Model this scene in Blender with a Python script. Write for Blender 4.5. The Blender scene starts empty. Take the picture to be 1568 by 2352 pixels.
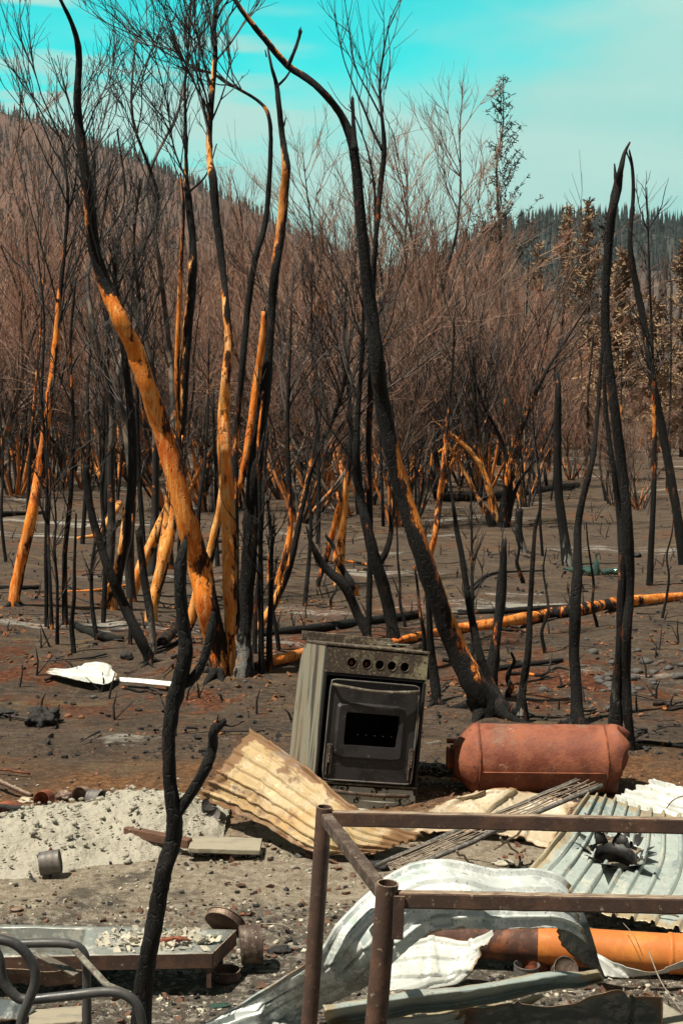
import bpy, bmesh, math, random
import numpy as np
from mathutils import Vector, Matrix, noise as mnoise
R = math.radians
rng = random.Random(7)
S = bpy.context.scene
COL = S.collection
# ------------------------------------------------------------------ camera
FP = 3267.0; CX = 784.0; CY = 1176.0; HOR = 939.0; CAMZ = 2.0
PITCH = math.atan((CY - HOR) / FP)
cam_d = bpy.data.cameras.new("camera"); cam = bpy.data.objects.new("camera", cam_d); COL.objects.link(cam)
cam_d.sensor_fit = 'VERTICAL'; cam_d.sensor_height = 36; cam_d.lens = FP / 2352 * 36
cam_d.clip_start = 0.1; cam_d.clip_end = 6000
cam.location = (0, 0, CAMZ); cam.rotation_euler = (R(90) - PITCH, 0, 0)
S.camera = cam
# ------------------------------------------------------------------ world, sun, exposure
SUN = Vector((-0.35, -0.19, 0.86)).normalized()
W = bpy.data.worlds.new("World"); S.world = W; W.use_nodes = True
nt = W.node_tree; nt.nodes.clear()
def wn(t, **k):
    n = nt.nodes.new(t)
    for a, b in k.items(): setattr(n, a, b)
    return n
wo = wn('ShaderNodeOutputWorld'); bg = wn('ShaderNodeBackground'); bg.inputs[1].default_value = 0.1
sky = wn('ShaderNodeTexSky', sky_type='NISHITA', sun_disc=False)
sky.sun_elevation = math.asin(SUN.z); sky.sun_rotation = math.atan2(SUN.x, SUN.y)
sky.dust_density = 0.4; sky.ozone_density = 2.0
tint = wn('ShaderNodeMix', data_type='RGBA', blend_type='MULTIPLY'); tint.inputs[0].default_value = 1
nt.links.new(sky.outputs[0], tint.inputs[6]); tint.inputs[7].default_value = (0.0, 2.0, 1.30, 1)
tc = wn('ShaderNodeTexCoord'); sp = wn('ShaderNodeSeparateXYZ'); nt.links.new(tc.outputs['Generated'], sp.inputs[0])
def wm(op, a, b=None, c=None, clamp=False):
    n = wn('ShaderNodeMath', operation=op, use_clamp=clamp)
    for i, v in enumerate((a, b, c)):
        if v is None: continue
        if isinstance(v, (int, float)): n.inputs[i].default_value = v
        else: nt.links.new(v, n.inputs[i])
    return n.outputs[0]
mp = wn('ShaderNodeMapping'); mp.inputs['Scale'].default_value = (1, 1, 3.5); nt.links.new(tc.outputs['Generated'], mp.inputs[0])
ns = wn('ShaderNodeTexNoise'); ns.inputs['Scale'].default_value = 4.2; ns.inputs['Detail'].default_value = 5; ns.inputs['Roughness'].default_value = .5
nt.links.new(mp.outputs[0], ns.inputs[0])
mp2 = wn('ShaderNodeMapping'); mp2.inputs['Scale'].default_value = (1.5, 1, 15); mp2.inputs['Rotation'].default_value = (0, 0.10, 0); nt.links.new(tc.outputs['Generated'], mp2.inputs[0])
ns2 = wn('ShaderNodeTexNoise'); ns2.inputs['Scale'].default_value = 3.0; ns2.inputs['Detail'].default_value = 3
nt.links.new(mp2.outputs[0], ns2.inputs[0])
# smoke veil: thick to the right and towards the horizon
xr_ = wm('MULTIPLY', wm('MAXIMUM', sp.outputs[0], 0.0), 4.2); xl_ = wm('MULTIPLY', wm('MINIMUM', sp.outputs[0], 0.0), 1.2)
v = wm('ADD', xr_, xl_)
v = wm('MULTIPLY_ADD', sp.outputs[2], -8.0, v)
v = wm('MULTIPLY_ADD', ns.outputs[0], 2.3, v)
v = wm('ADD', v, 1.36)
st = wm('MULTIPLY', wm('SUBTRACT', ns2.outputs[0], 0.46, clamp=True), 4.0, clamp=True)
lf = wn('ShaderNodeMapRange'); lf.inputs[1].default_value = 0.0; lf.inputs[2].default_value = -0.14; nt.links.new(sp.outputs[0], lf.inputs[0])
v = wm('MULTIPLY_ADD', wm('MULTIPLY', st, lf.outputs[0]), 2.0, v)
vr = wn('ShaderNodeMapRange', interpolation_type='SMOOTHSTEP'); vr.inputs[1].default_value = 0.38; vr.inputs[2].default_value = 1.4
nt.links.new(v, vr.inputs[0])
mx = wn('ShaderNodeMix', data_type='RGBA'); nt.links.new(vr.outputs[0], mx.inputs[0])
nt.links.new(tint.outputs[2], mx.inputs[6]); cl_ = wn('ShaderNodeMix', data_type='RGBA'); cl_.inputs[6].default_value = (2.75, 5.8, 5.4, 1); cl_.inputs[7].default_value = (3.75, 6.1, 5.55, 1)
clr = wn('ShaderNodeMapRange', interpolation_type='SMOOTHSTEP'); clr.inputs[1].default_value = .38; clr.inputs[2].default_value = .64; nt.links.new(ns.outputs[0], clr.inputs[0]); nt.links.new(clr.outputs[0], cl_.inputs[0]); nt.links.new(cl_.outputs[2], mx.inputs[7])
# overhead, out of view, the sky is dimmed and warmed to weaken teal fill
up = wn('ShaderNodeMapRange'); up.inputs[1].default_value = 0.29; up.inputs[2].default_value = 0.42; nt.links.new(sp.outputs[2], up.inputs[0])
mx2 = wn('ShaderNodeMix', data_type='RGBA'); nt.links.new(up.outputs[0], mx2.inputs[0])
half = wn('ShaderNodeMix', data_type='RGBA', blend_type='MULTIPLY'); half.inputs[0].default_value = 1
nt.links.new(sky.outputs[0], half.inputs[6]); half.inputs[7].default_value = (0.34, 0.30, 0.20, 1)
nt.links.new(mx.outputs[2], mx2.inputs[6]); nt.links.new(half.outputs[2], mx2.inputs[7])
# unseen sky to the sides and behind: dull grey added to cut teal ambient
bk = wn('ShaderNodeMapRange'); bk.inputs[1].default_value = 0.80; bk.inputs[2].default_value = 0.35; nt.links.new(sp.outputs[1], bk.inputs[0])
mx3 = wn('ShaderNodeMix', data_type='RGBA'); nt.links.new(bk.outputs[0], mx3.inputs[0]); nt.links.new(mx2.outputs[2], mx3.inputs[6]); mx3.inputs[7].default_value = (1.15, 1.15, 1.05, 1)
nt.links.new(mx3.outputs[2], bg.inputs[0]); nt.links.new(bg.outputs[0], wo.inputs[0])
sd = bpy.data.lights.new("sun", 'SUN'); so = bpy.data.objects.new("sun", sd); COL.objects.link(so)
sd.energy = 5.0; sd.angle = R(0.5); sd.color = (1.0, 0.91, 0.76)
so.rotation_euler = SUN.to_track_quat('Z', 'Y').to_euler()
S.view_settings.view_transform = 'Standard'; S.view_settings.look = 'None'
S.view_settings.exposure = 0.45; S.view_settings.gamma = 1.0
S.cycles.max_bounces = 5; S.cycles.transparent_max_bounces = 8
# ------------------------------------------------------------------ projection helpers
cp, spi = math.cos(PITCH), math.sin(PITCH)
def ray(x, y):
    a = (x - CX) / FP; b = -(y - CY) / FP
    return (a, cp + b * spi, -spi + b * cp)
def P(x, y, Y):
    r = ray(x, y); k = Y / r[1]
    return Vector((r[0] * k, Y, CAMZ + r[2] * k))
def PZ(x, y, z):
    r = ray(x, y); k = (z - CAMZ) / r[2]
    return Vector((r[0] * k, r[1] * k, z))
def fbm(x, y, s, o=3):
    a = 0; w = 1
    for i in range(o):
        a += w * mnoise.noise(Vector((x / s, y / s, 3.7 * i))); s *= .5; w *= .5
    return a
def sst(a, b, v):
    t = min(1, max(0, (v - a) / (b - a))); return t * t * (3 - 2 * t)
def hgt(x, y):
    f = sst(8, 14, y)
    z = 0.02 * fbm(x, y, 1.3) + f * 0.13 * fbm(x + 9, y, 4.5) 
    z += 0.10 * sst(9.3, 10.5, y) * (1 - sst(11.5, 14, y)) * sst(2.2, -1.5, x) 
    z += 0.012 * fbm(x, y, .35, 2) * (1 - sst(20, 40, y))
    for bx, by, br, bh in ((-.88, 10.6, .5, .09), (.97, 9.4, .42, .06), (-1.48, 11., .5, .07), (1.70, 8.4, .3, .04), (-3.0, 14.3, .6, .08), (-2.7, 13, .7, .07), (.2, 11.8, .5, .05)):
        d2 = ((x - bx) ** 2 + (y - by) ** 2) / br ** 2
        if d2 < 6: z += bh * math.exp(-d2)
    z += sst(8.6, 10.5, y) * (1 - sst(30, 60, y)) * (.05 * abs(fbm(x * 1.0 + 20, y * .7, 1.1, 3)) + .03 * fbm(x, y * .6, .5, 2))
    z += sst(30, 80, y) * 0.3 * fbm(x, y, 25, 2)
    return z
def G(x, y):
    r = ray(x, y); lo = 3.0; hi = 3.0
    def f(k): return CAMZ + r[2] * k - hgt(r[0] * k, r[1] * k)
    while f(hi) > 0 and hi < 400: lo = hi; hi *= 1.012
    for i in range(18):
        m_ = (lo + hi) / 2
        if f(m_) > 0: lo = m_
        else: hi = m_
    X_, Y_ = r[0] * hi, r[1] * hi; return Vector((X_, Y_, hgt(X_, Y_)))
def PT(x, y, dz):
    z = 0
    for i in range(8):
        p = PZ(x, y, z + dz); z = hgt(p.x, p.y)
    return p
def GY(x, Y):
    X = (x - CX) / FP * Y
    return Vector((X, Y, hgt(X, Y)))
# ------------------------------------------------------------------ object helpers
def tag(o, label=None, cat=None, group=None, kind=None):
    if label: o['label'] = label
    if cat: o['category'] = cat
    if group: o['group'] = group
    if kind: o['kind'] = kind
    return o
def empty(name, loc, label, cat, group=None, rot=None):
    o = bpy.data.objects.new(name, None); COL.objects.link(o); o.location = loc; o.empty_display_size = .1
    if rot: o.rotation_euler = rot
    return tag(o, label, cat, group)
def unit(v):
    n = np.linalg.norm(v, axis=-1, keepdims=True); n[n == 0] = 1; return v / n
_circ = {}
def circ(n):
    if n not in _circ:
        a = np.linspace(0, 2 * np.pi, n, endpoint=False); _circ[n] = (np.cos(a), np.sin(a))
    return _circ[n]
class MB:
    def __init__(s): s.v = []; s.f = []; s.at = []; s.n = 0; s.edge = []
    def add(s, vs, fs, at=None):
        vs = np.asarray(vs, float).reshape(-1, 3); b = s.n
        s.v.append(vs); s.f.extend([tuple(int(i) + b for i in f) for f in fs])
        s.at.append(np.zeros(len(vs)) if at is None else np.asarray(at, float)); s.n += len(vs)
    def tube(s, pts, rad, n=6, at=None, rough=0, cap=True, seed=0, side=0, sidey=0.0):
        p = np.asarray(pts, float); k = len(p); rad = np.broadcast_to(np.asarray(rad, float), (k,))
        t = unit(np.gradient(p, axis=0))
        m = t.mean(0); ref = np.array([0, 1, 0.]) if abs(m[1]) < .8 * np.linalg.norm(m) + 1e-9 else np.array([1., 0, 0])
        u = unit(np.cross(t, ref)); w = np.cross(t, u)
        c, sn = circ(n)
        rr = rad[:, None] * np.ones((1, n))
        if rough:
            rs = np.random.RandomState(seed); 
            q = rs.randn(k, n); q = (q + np.roll(q, 1, 1) + np.roll(q, 1, 0)) / 1.7
            rr = rr * (1 + rough * q)
        off = (u[:, None, :] * c[None, :, None] + w[:, None, :] * sn[None, :, None])
        vs = p[:, None, :] + off * rr[:, :, None]
        if at is None: av = np.zeros((k, n))
        else:
            av = np.broadcast_to(np.asarray(at, float).reshape(-1, 1), (k, n)).copy()
            if side: av = av + side * off[:, :, 0] * 1.0 * (av > 0.02)
        b = s.n
        i = np.arange(k - 1)[:, None] * n; j = np.arange(n)[None]; j2 = (j + 1) % n
        q = np.stack([i + j + b, i + j2 + b, i + n + j2 + b, i + n + j + b], -1).reshape(-1, 4)
        s.f.extend(map(tuple, q.tolist()))
        s.v.append(vs.reshape(-1, 3)); s.at.append(av.reshape(-1)); s.n += k * n
        if cap:
            s.f.append(tuple(range(b + n - 1, b - 1, -1))); s.f.append(tuple(range(b + (k - 1) * n, b + k * n)))
    def box(s, c, d, M=None, bev=0):
        x, y, z = [a / 2 for a in d]; c = np.array(c, float)
        vs = np.array([(sx * x, sy * y, sz * z) for sx in (-1, 1) for sy in (-1, 1) for sz in (-1, 1)]) + c
        if M is not None: vs = np.array([tuple(M @ Vector(v)) for v in vs])
        s.add(vs, [(0, 1, 3, 2), (4, 6, 7, 5), (0, 4, 5, 1), (2, 3, 7, 6), (0, 2, 6, 4), (1, 5, 7, 3)])
    def bar(s, a, b, w, h, up=(0, 0, 1)):
        a = np.array(a, float); b = np.array(b, float); t = (b - a) / np.linalg.norm(b - a)
        u = np.cross(t, up); u /= np.linalg.norm(u); v = np.cross(u, t)
        vs = [p + u * w / 2 * i + v * h / 2 * j for p in (a, b) for i, j in ((-1, -1), (1, -1), (1, 1), (-1, 1))]
        s.add(vs, [(3, 2, 1, 0), (4, 5, 6, 7), (0, 1, 5, 4), (1, 2, 6, 5), (2, 3, 7, 6), (3, 0, 4, 7)])
    def lathe(s, prof, n=32, M=None):
        b = []; c, sn = circ(n)
        for r, z in prof: b.append(np.stack([r * c, r * sn, np.full(n, z)], 1))
        vs = np.concatenate(b); k = len(prof)
        if M is not None: vs = np.array([tuple(M @ Vector(v)) for v in vs])
        fs = [(i * n + j, i * n + (j + 1) % n, (i + 1) * n + (j + 1) % n, (i + 1) * n + j) for i in range(k - 1) for j in range(n)]
        s.add(vs, fs)
    def plate(s, outer, inner, y0, y1):
        """plate in the xz plane with a hole: outer and inner loops of the same count"""
        n = len(outer); vs = []
        for yy in (y0, y1):
            vs += [(p[0], yy, p[1]) for p in outer] + [(p[0], yy, p[1]) for p in inner]
        fs = []
        for i in range(n):
            j = (i + 1) % n
            fs += [(i, j, n + j, n + i), (2 * n + j, 2 * n + i, 3 * n + i, 3 * n + j), (i, 2 * n + i, 2 * n + j, j), (n + j, 3 * n + j, 3 * n + i, n + i)]
        s.add(vs, fs)
    def build(s, name, m, parent=None, loc=None, smooth=True, local=False, bevel=0, solid=0):
        vs = np.concatenate(s.v); o0 = np.zeros(3)
        if not local:
            if parent is not None: o0 = np.array(parent.location)
            elif loc is not None: o0 = np.array(loc)
        me = bpy.data.meshes.new(name); me.from_pydata((vs - o0).tolist(), [], s.f)
        a = me.attributes.new('peel', 'FLOAT', 'POINT'); a.data.foreach_set('value', np.concatenate(s.at))
        if smooth: me.polygons.foreach_set('use_smooth', [True] * len(me.polygons))
        me.materials.append(m)
        o = bpy.data.objects.new(name, me); COL.objects.link(o)
        if parent is not None: o.parent = parent
        elif loc is not None: o.location = loc
        if solid:
            md = o.modifiers.new('solid', 'SOLIDIFY'); md.thickness = solid; md.offset = 0
        if bevel:
            bm = bmesh.new(); bm.from_mesh(me); bmesh.ops.recalc_face_normals(bm, faces=bm.faces); bm.to_mesh(me); bm.free()
            md = o.modifiers.new('bevel', 'BEVEL'); md.width = bevel; md.segments = 2; md.limit_method = 'ANGLE'; md.angle_limit = R(40)
        me.validate(); return o
def catmull(pts, sub):
    p = np.asarray(pts, float); p = np.vstack([2 * p[0] - p[1], p, 2 * p[-1] - p[-2]]); out = []
    for i in range(1, len(p) - 2):
        for t in np.linspace(0, 1, sub, endpoint=False):
            a, b, c, d = p[i - 1:i + 3]
            out.append(.5 * (2 * b + (c - a) * t + (2 * a - 5 * b + 4 * c - d) * t * t + (3 * b - a - 3 * c + d) * t ** 3))
    out.append(p[-2]); return np.array(out)
# ------------------------------------------------------------------ materials
class NT:
    def __init__(s, name):
        s.m = bpy.data.materials.new(name); s.m.use_nodes = True; s.t = s.m.node_tree
        s.b = s.t.nodes['Principled BSDF']; s.tc = s.t.nodes.new('ShaderNodeTexCoord').outputs['Object']
    def set(s, k, v):
        if isinstance(v, bpy.types.NodeSocket): s.t.links.new(v, s.b.inputs[k])
        else: s.b.inputs[k].default_value = (*v, 1) if isinstance(v, tuple) and len(v) == 3 else v
        return s
    def n(s, t, ins, **k):
        n = s.t.nodes.new(t)
        for a, b in k.items(): setattr(n, a, b)
        for i, v in ins.items():
            if v is None: continue
            if isinstance(v, bpy.types.NodeSocket): s.t.links.new(v, n.inputs[i])
            else: n.inputs[i].default_value = (*v, 1) if isinstance(v, tuple) and len(v) == 3 and n.inputs[i].type == 'RGBA' else v
        return n
    def sc(s, v, src=None, rot=(0, 0, 0)): return s.n('ShaderNodeMapping', {0: src or s.tc, 'Scale': v, 'Rotation': rot}).outputs[0]
    def noise(s, scale, det=4, ro=.6, vec=None, dist=0): return s.n('ShaderNodeTexNoise', {0: vec or s.tc, 'Scale': scale, 'Detail': det, 'Roughness': ro, 'Distortion': dist}).outputs[0]
    def vor(s, scale, vec=None, out='Distance', feat='F1'): return s.n('ShaderNodeTexVoronoi', {0: vec or s.tc, 'Scale': scale}, feature=feat).outputs[out]
    def rng(s, v, a, b, c=0., d=1.): return s.n('ShaderNodeMapRange', {0: v, 1: a, 2: b, 3: c, 4: d}, interpolation_type='SMOOTHSTEP').outputs[0]
    def mix(s, f, a, b): return s.n('ShaderNodeMix', {0: f, 6: a, 7: b}, data_type='RGBA').outputs[2]
    def ma(s, op, a, b=None, c=None): return s.n('ShaderNodeMath', {0: a, 1: b, 2: c}, operation=op).outputs[0]
    def bump(s, h, st=.5, d=.01):
        o = s.n('ShaderNodeBump', {'Height': h, 'Strength': st, 'Distance': d}).outputs[0]; s.t.links.new(o, s.b.inputs['Normal']); return s
    def attr(s, nm='peel'): return s.n('ShaderNodeAttribute', {}, attribute_name=nm).outputs['Fac']
def bark(name, dark_o, mid_o, pale_o, char=(.0075, .0072, .0072), ash=.0):
    t = NT(name); L = t.sc((1, 1, .3))
    n1 = t.noise(9, 6, .7, L); n2 = t.noise(3, 3, .5); n3 = t.noise(40, 4, .7, t.sc((1, 1, .15)))
    p = t.ma('MULTIPLY', t.attr(), .86)
    raw = t.ma('ADD', p, t.ma('MULTIPLY', t.ma('SUBTRACT', n1, .5), 2.9)); mask = t.rng(raw, .49, .54)
    fl = t.rng(t.noise(28, 3, .6, t.sc((1, 1, .4))), .62, .68)
    mask = t.ma('MULTIPLY', mask, t.ma('SUBTRACT', 1., t.ma('MULTIPLY', fl, .85)))
    wood = t.mix(t.rng(n2, .35, .65), dark_o, mid_o); wood = t.mix(t.ma('MULTIPLY', t.rng(n3, .42, .66), .85), wood, pale_o); wood = t.mix(t.ma('MULTIPLY', t.rng(t.noise(5, 5, .7, t.sc((1, 1, .5))), .52, .66), .6), wood, tuple(c * .45 for c in dark_o))
    wood = t.mix(t.ma('MULTIPLY', t.rng(t.noise(60, 4, .7, t.sc((1, 1, .06))), .52, .6), .55), wood, dark_o)
    cr = t.vor(55, t.sc((1, 1, .35)), feat='DISTANCE_TO_EDGE', out='Distance')
    ch = t.mix(t.rng(n3, .45, .75), char, tuple(c * 3.6 for c in char))
    ch = t.mix(t.ma('MULTIPLY', t.rng(n1, .58, .74), .5), ch, (.07, .066, .062))
    ch = t.mix(t.rng(raw, .30, .50), ch, (.15, .045, .018))
    if ash: ch = t.mix(t.ma('MULTIPLY', t.rng(t.n('ShaderNodeSeparateXYZ', {0: t.tc}).outputs[2], .45, .1), t.rng(t.ma('ADD', n1, ash), .60, .66)), ch, (.30, .30, .28))
    t.set('Base Color', t.mix(mask, ch, wood)); t.set('Roughness', t.rng(n3, .3, .7, .6, .92))
    t.set('Specular IOR Level', t.mix(mask, (.3,) * 3, (.25,) * 3))
    t.bump(t.ma('MULTIPLY', t.ma('ADD', t.ma('MULTIPLY', t.rng(cr, 0, .1), .25), t.noise(34, 6, .75, t.sc((1, 1, .35)))), t.ma('SUBTRACT', 1., t.ma('MULTIPLY', mask, .72))), .9, .016)
    return t.m
M = {}
M['bark'] = bark('charred_bark', (.62, .125, .012), (.90, .265, .022), (.96, .52, .17))
M['barkpale'] = bark('scorched_pale_bark', (.74, .20, .022), (.92, .37, .06), (.95, .66, .31))
M['ashbark'] = bark('ash_dusted_bark', (.5, .15, .02), (.7, .26, .05), (.8, .5, .2), ash=.10)
t = NT('shrub_stems'); p = t.attr(); nn = t.noise(2.2, 5, .7)
mask = t.rng(t.ma('ADD', p, t.ma('MULTIPLY', t.ma('SUBTRACT', nn, .5), 2.2)), .48, .58)
t.set('Base Color', t.mix(mask, t.mix(t.rng(t.noise(1.3), .48, .60), (.020, .017, .016), (.17, .135, .105)), (.60, .21, .05))).set('Roughness', .75); M['stem'] = t.m
t = NT('shrub_twigs'); t.set('Base Color', t.mix(t.rng(t.noise(.5), .4, .62), (.20, .090, .060), (.38, .235, .165)))
zz_ = t.rng(t.ma('ADD', t.n('ShaderNodeSeparateXYZ', {0: t.tc}).outputs[2], t.ma('MULTIPLY', t.noise(.9), 1.6)), 1.6, 4.6)
t.set('Base Color', t.mix(zz_, t.mix(t.rng(t.noise(2.), .52, .62), (.035, .026, .022), (.17, .12, .09)), t.mix(t.n('ShaderNodeObjectInfo', {}).outputs['Random'], t.mix(t.rng(t.noise(.5), .4, .62), (.26, .100, .062), (.43, .235, .155)), t.mix(t.rng(t.noise(.8), .4, .62), (.17, .105, .082), (.40, .29, .22)))))
t.set('Roughness', .75); M['twig'] = t.m
t = NT('black_twigs'); t.set('Base Color', t.mix(t.rng(t.noise(1.5), .4, .65), (.016, .014, .014), (.06, .045, .04))).set('Roughness', .6); M['btwig'] = t.m
t = NT('dead_needles'); t.set('Base Color', t.mix(t.rng(t.noise(1.2), .35, .65), (.17, .10, .06), (.40, .28, .165))).set('Roughness', .8); M['needle'] = t.m
t = NT('black_needles'); t.set('Base Color', t.mix(t.rng(t.noise(3), .35, .65), (.02, .018, .015), (.07, .055, .04))).set('Roughness', .8); M['bneedle'] = t.m
# ground
t = NT('burnt_ground')
sep = t.n('ShaderNodeSeparateXYZ', {0: t.tc}); gx, gy = sep.outputs[0], sep.outputs[1]
nA = t.noise(.55, 6, .65); nB = t.noise(2.6, 8, .7); nC = t.noise(22, 6, .75); nD = t.noise(.25, 4, .6, t.sc((1, 2.2, 1)))
st_ = t.noise(1.1, 7, .72, t.sc((.6, 2.6, 1)))
base = t.mix(t.rng(nB, .3, .7), (.072, .052, .039), (.145, .106, .077))
base = t.mix(t.ma('MULTIPLY', t.rng(nC, .50, .62), .6), base, (.20, .155, .115)); base = t.mix(t.ma('MULTIPLY', t.rng(t.noise(7, 7, .8, t.sc((.7, 1.6, 1))), .50, .58), .62), base, (.045, .036, .031)); base = t.mix(t.ma('MULTIPLY', t.rng(t.noise(12, 7, .8, t.sc((.5, 1.8, 1))), .56, .62), .5), base, (.23, .185, .135))
base = t.mix(t.ma('MULTIPLY', t.rng(st_, .53, .66), .62), base, (.25, .17, .085)); base = t.mix(t.ma('MULTIPLY', t.rng(t.noise(48, 6, .8), .50, .62), .55), base, (.030, .024, .021))
base = t.mix(t.ma('MULTIPLY', t.rng(nA, .53, .66), .62), base, (.17, .075, .038))
# litter of red brown scorched leaves round the tree line at 9 to 14 m
band = t.ma('MULTIPLY', t.rng(gy, 8.6, 9.6), t.rng(gy, 15.0, 11.5))
rl = t.ma('MULTIPLY', band, t.rng(t.ma('ADD', nB, t.ma('MULTIPLY', t.ma('SUBTRACT', nA, .5), .9)), .50, .60))
base = t.mix(t.ma('MULTIPLY', rl, .85), base, t.mix(t.rng(nC, .4, .65), (.07, .02, .010), (.24, .085, .035)))
# orange brown earth strip then pale ash and sand near the camera
e1 = t.rng(t.ma('MULTIPLY_ADD', t.ma('SUBTRACT', nB, .5), 2.2, gy), 8.4, 7.6)
base = t.mix(t.ma('MULTIPLY', e1, t.rng(nA, .36, .58)), base, t.mix(t.rng(nC, .4, .65), (.13, .062, .03), (.33, .17, .075)))
e2 = t.rng(t.ma('MULTIPLY_ADD', t.ma('SUBTRACT', nA, .5), 1.6, gy), 7.2, 6.5)
sand = t.mix(t.rng(nC, .36, .66), (.27, .225, .165), (.48, .42, .325))
sand = t.mix(t.ma('MULTIPLY', t.rng(t.noise(1.7, 8, .75), .53, .62), .75), sand, (.085, .075, .065))
base = t.mix(e2, base, sand)
e3 = t.rng(t.ma('MULTIPLY_ADD', t.ma('SUBTRACT', nB, .5), 1.4, gy), 5.75, 5.2)
dk = t.mix(t.rng(nC, .48, .62), (.085, .075, .065), (.40, .37, .32))
base = t.mix(t.ma('MULTIPLY', e3, .85), base, dk)
# white ash dust patches
wa = t.ma('MULTIPLY', t.rng(t.ma('MULTIPLY_ADD', nC, .22, nD), .695, .735), t.rng(st_, .45, .56))
wa = t.ma('MULTIPLY', wa, t.rng(gy, 6.8, 8.0))
base = t.mix(t.ma('MULTIPLY', wa, .75), base, (.46, .45, .41))
t.set('Base Color', base).set('Roughness', .93).set('Specular IOR Level', .2)
t.bump(t.ma('ADD', t.ma('ADD', t.ma('MULTIPLY', nC, .6), t.ma('MULTIPLY', st_, .9)), t.ma('MULTIPLY', t.noise(90, 4, .8), .35)), 1., .05); M['ground'] = t.m
def simple(name, cols, scale=6, rough=.7, metal=0., bump=.3, bd=.004, spots=None, sscale=30, sth=(.6, .66), vec=None, det=6):
    t = NT(name); V = t.sc(vec) if vec else None
    f = t.noise(scale, det, .7, V); c = cols[0]
    for i, cc in enumerate(cols[1:]):
        a = .38 + .2 * i; c = t.mix(t.rng(t.noise(scale * (1 + .6 * i), det, .7, V), a, a + .16), c, cc)
    if spots: c = t.mix(t.rng(t.noise(sscale, 4, .75, V), *sth), c, spots)
    t.set('Base Color', c).set('Roughness', t.rng(f, .3, .7, max(.05, rough - .15), min(1, rough + .15))).set('Metallic', metal)
    if bump: t.bump(t.noise(sscale, 5, .7, V), bump, bd)
    return t.m
M['hill'] = simple('burnt_hillside', [(.085, .046, .034), (.125, .068, .050), (.055, .038, .032)], .012, .95, bump=0)
M['knoll'] = simple('knoll_grass', [(.12, .08, .058), (.06, .047, .042), (.15, .105, .075)], .03, .95, bump=0)
M['farwood'] = simple('far_burnt_wood', [(.05, .036, .032), (.085, .055, .045)], .03, .95, bump=0)
M['fardark'] = simple('far_dark_wood', [(.018, .028, .032), (.03, .04, .04)], .03, .95, bump=0)
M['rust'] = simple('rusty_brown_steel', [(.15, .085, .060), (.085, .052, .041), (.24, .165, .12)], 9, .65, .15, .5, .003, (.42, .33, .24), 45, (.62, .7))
def pale_lit_tops(m, c):  # upward faces painted paler as if sunlit, broken up by noise
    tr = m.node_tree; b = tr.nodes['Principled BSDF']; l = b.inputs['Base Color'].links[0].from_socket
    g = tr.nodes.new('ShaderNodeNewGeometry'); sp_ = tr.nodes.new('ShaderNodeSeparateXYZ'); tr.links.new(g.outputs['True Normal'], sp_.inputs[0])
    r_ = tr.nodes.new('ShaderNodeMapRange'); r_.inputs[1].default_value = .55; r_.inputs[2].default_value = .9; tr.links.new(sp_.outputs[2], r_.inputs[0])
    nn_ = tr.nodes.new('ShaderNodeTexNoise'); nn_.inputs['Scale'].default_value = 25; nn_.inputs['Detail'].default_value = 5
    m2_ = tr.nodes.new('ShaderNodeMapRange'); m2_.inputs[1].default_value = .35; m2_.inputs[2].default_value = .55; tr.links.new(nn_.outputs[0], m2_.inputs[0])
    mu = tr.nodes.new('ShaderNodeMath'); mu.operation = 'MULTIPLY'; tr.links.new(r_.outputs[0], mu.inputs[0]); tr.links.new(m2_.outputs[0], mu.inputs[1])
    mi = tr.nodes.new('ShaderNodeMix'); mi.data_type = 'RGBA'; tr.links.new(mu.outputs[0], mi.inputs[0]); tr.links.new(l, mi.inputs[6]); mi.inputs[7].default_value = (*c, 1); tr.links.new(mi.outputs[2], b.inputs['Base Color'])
pale_lit_tops(M['rust'], (.36, .28, .20))
M['rustpale'] = simple('rust_with_grey_scale', [(.17, .13, .10), (.07, .045, .035), (.30, .27, .22)], 14, .65, .15, .5, .003, (.45, .40, .33), 60, (.6, .68))
M['tank_base'] = simple('rusted_tank', [(.36, .115, .055), (.25, .062, .028), (.46, .21, .12)], 5.5, .68, .05, .8, .005, (.13, .045, .028), 22, (.60, .68), det=9)
t = NT('rusted_tank'); f = t.noise(5.5, 9, .7); c = t.mix(t.rng(f, .40, .60), (.20, .054, .028), (.32, .105, .054)); c = t.mix(t.rng(t.noise(3., 8, .75, t.sc((1, 1, 2))), .53, .63), c, (.26, .13, .085)); c = t.mix(t.ma('MULTIPLY', t.rng(t.noise(2.1, 9, .8), .54, .62), .75), c, (.12, .055, .042))
c = t.mix(t.rng(t.noise(9, 9, .8), .62, .66), c, (.52, .30, .20)); c = t.mix(t.rng(t.noise(4, 4, .9, t.sc((1, 1, 3))), .66, .68), c, (.045, .04, .045)); c = t.mix(t.rng(t.noise(70, 4, .8), .60, .68), c, (.10, .035, .022))
t.set('Base Color', c).set('Roughness', t.rng(f, .35, .65, .5, .85)).bump(t.ma('ADD', t.noise(45, 6, .8), t.ma('MULTIPLY', t.noise(6, 5, .6), .8)), .7, .006); M['tank'] = t.m
M['potrust'] = simple('red_rust', [(.30, .08, .03), (.14, .04, .02), (.42, .17, .07)], 18, .8, 0, .5, .003, (.05, .03, .025), 50)
M['pipeor'] = simple('orange_pipe', [(.66, .24, .05), (.52, .16, .03), (.72, .33, .10)], 5, .6, 0, .25, .002, (.28, .09, .03), 25, (.66, .74), vec=(1, 1, 1))
M['pipedk'] = simple('burnt_pipe', [(.20, .065, .025), (.07, .03, .02), (.34, .14, .05)], 12, .7, 0, .4, .003, (.03, .02, .018), 30)
M['greymet'] = simple('grey_can_metal', [(.10, .10, .10), (.16, .15, .14), (.05, .05, .05)], 14, .55, .25, .3, .002, (.22, .13, .08), 40)
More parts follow.
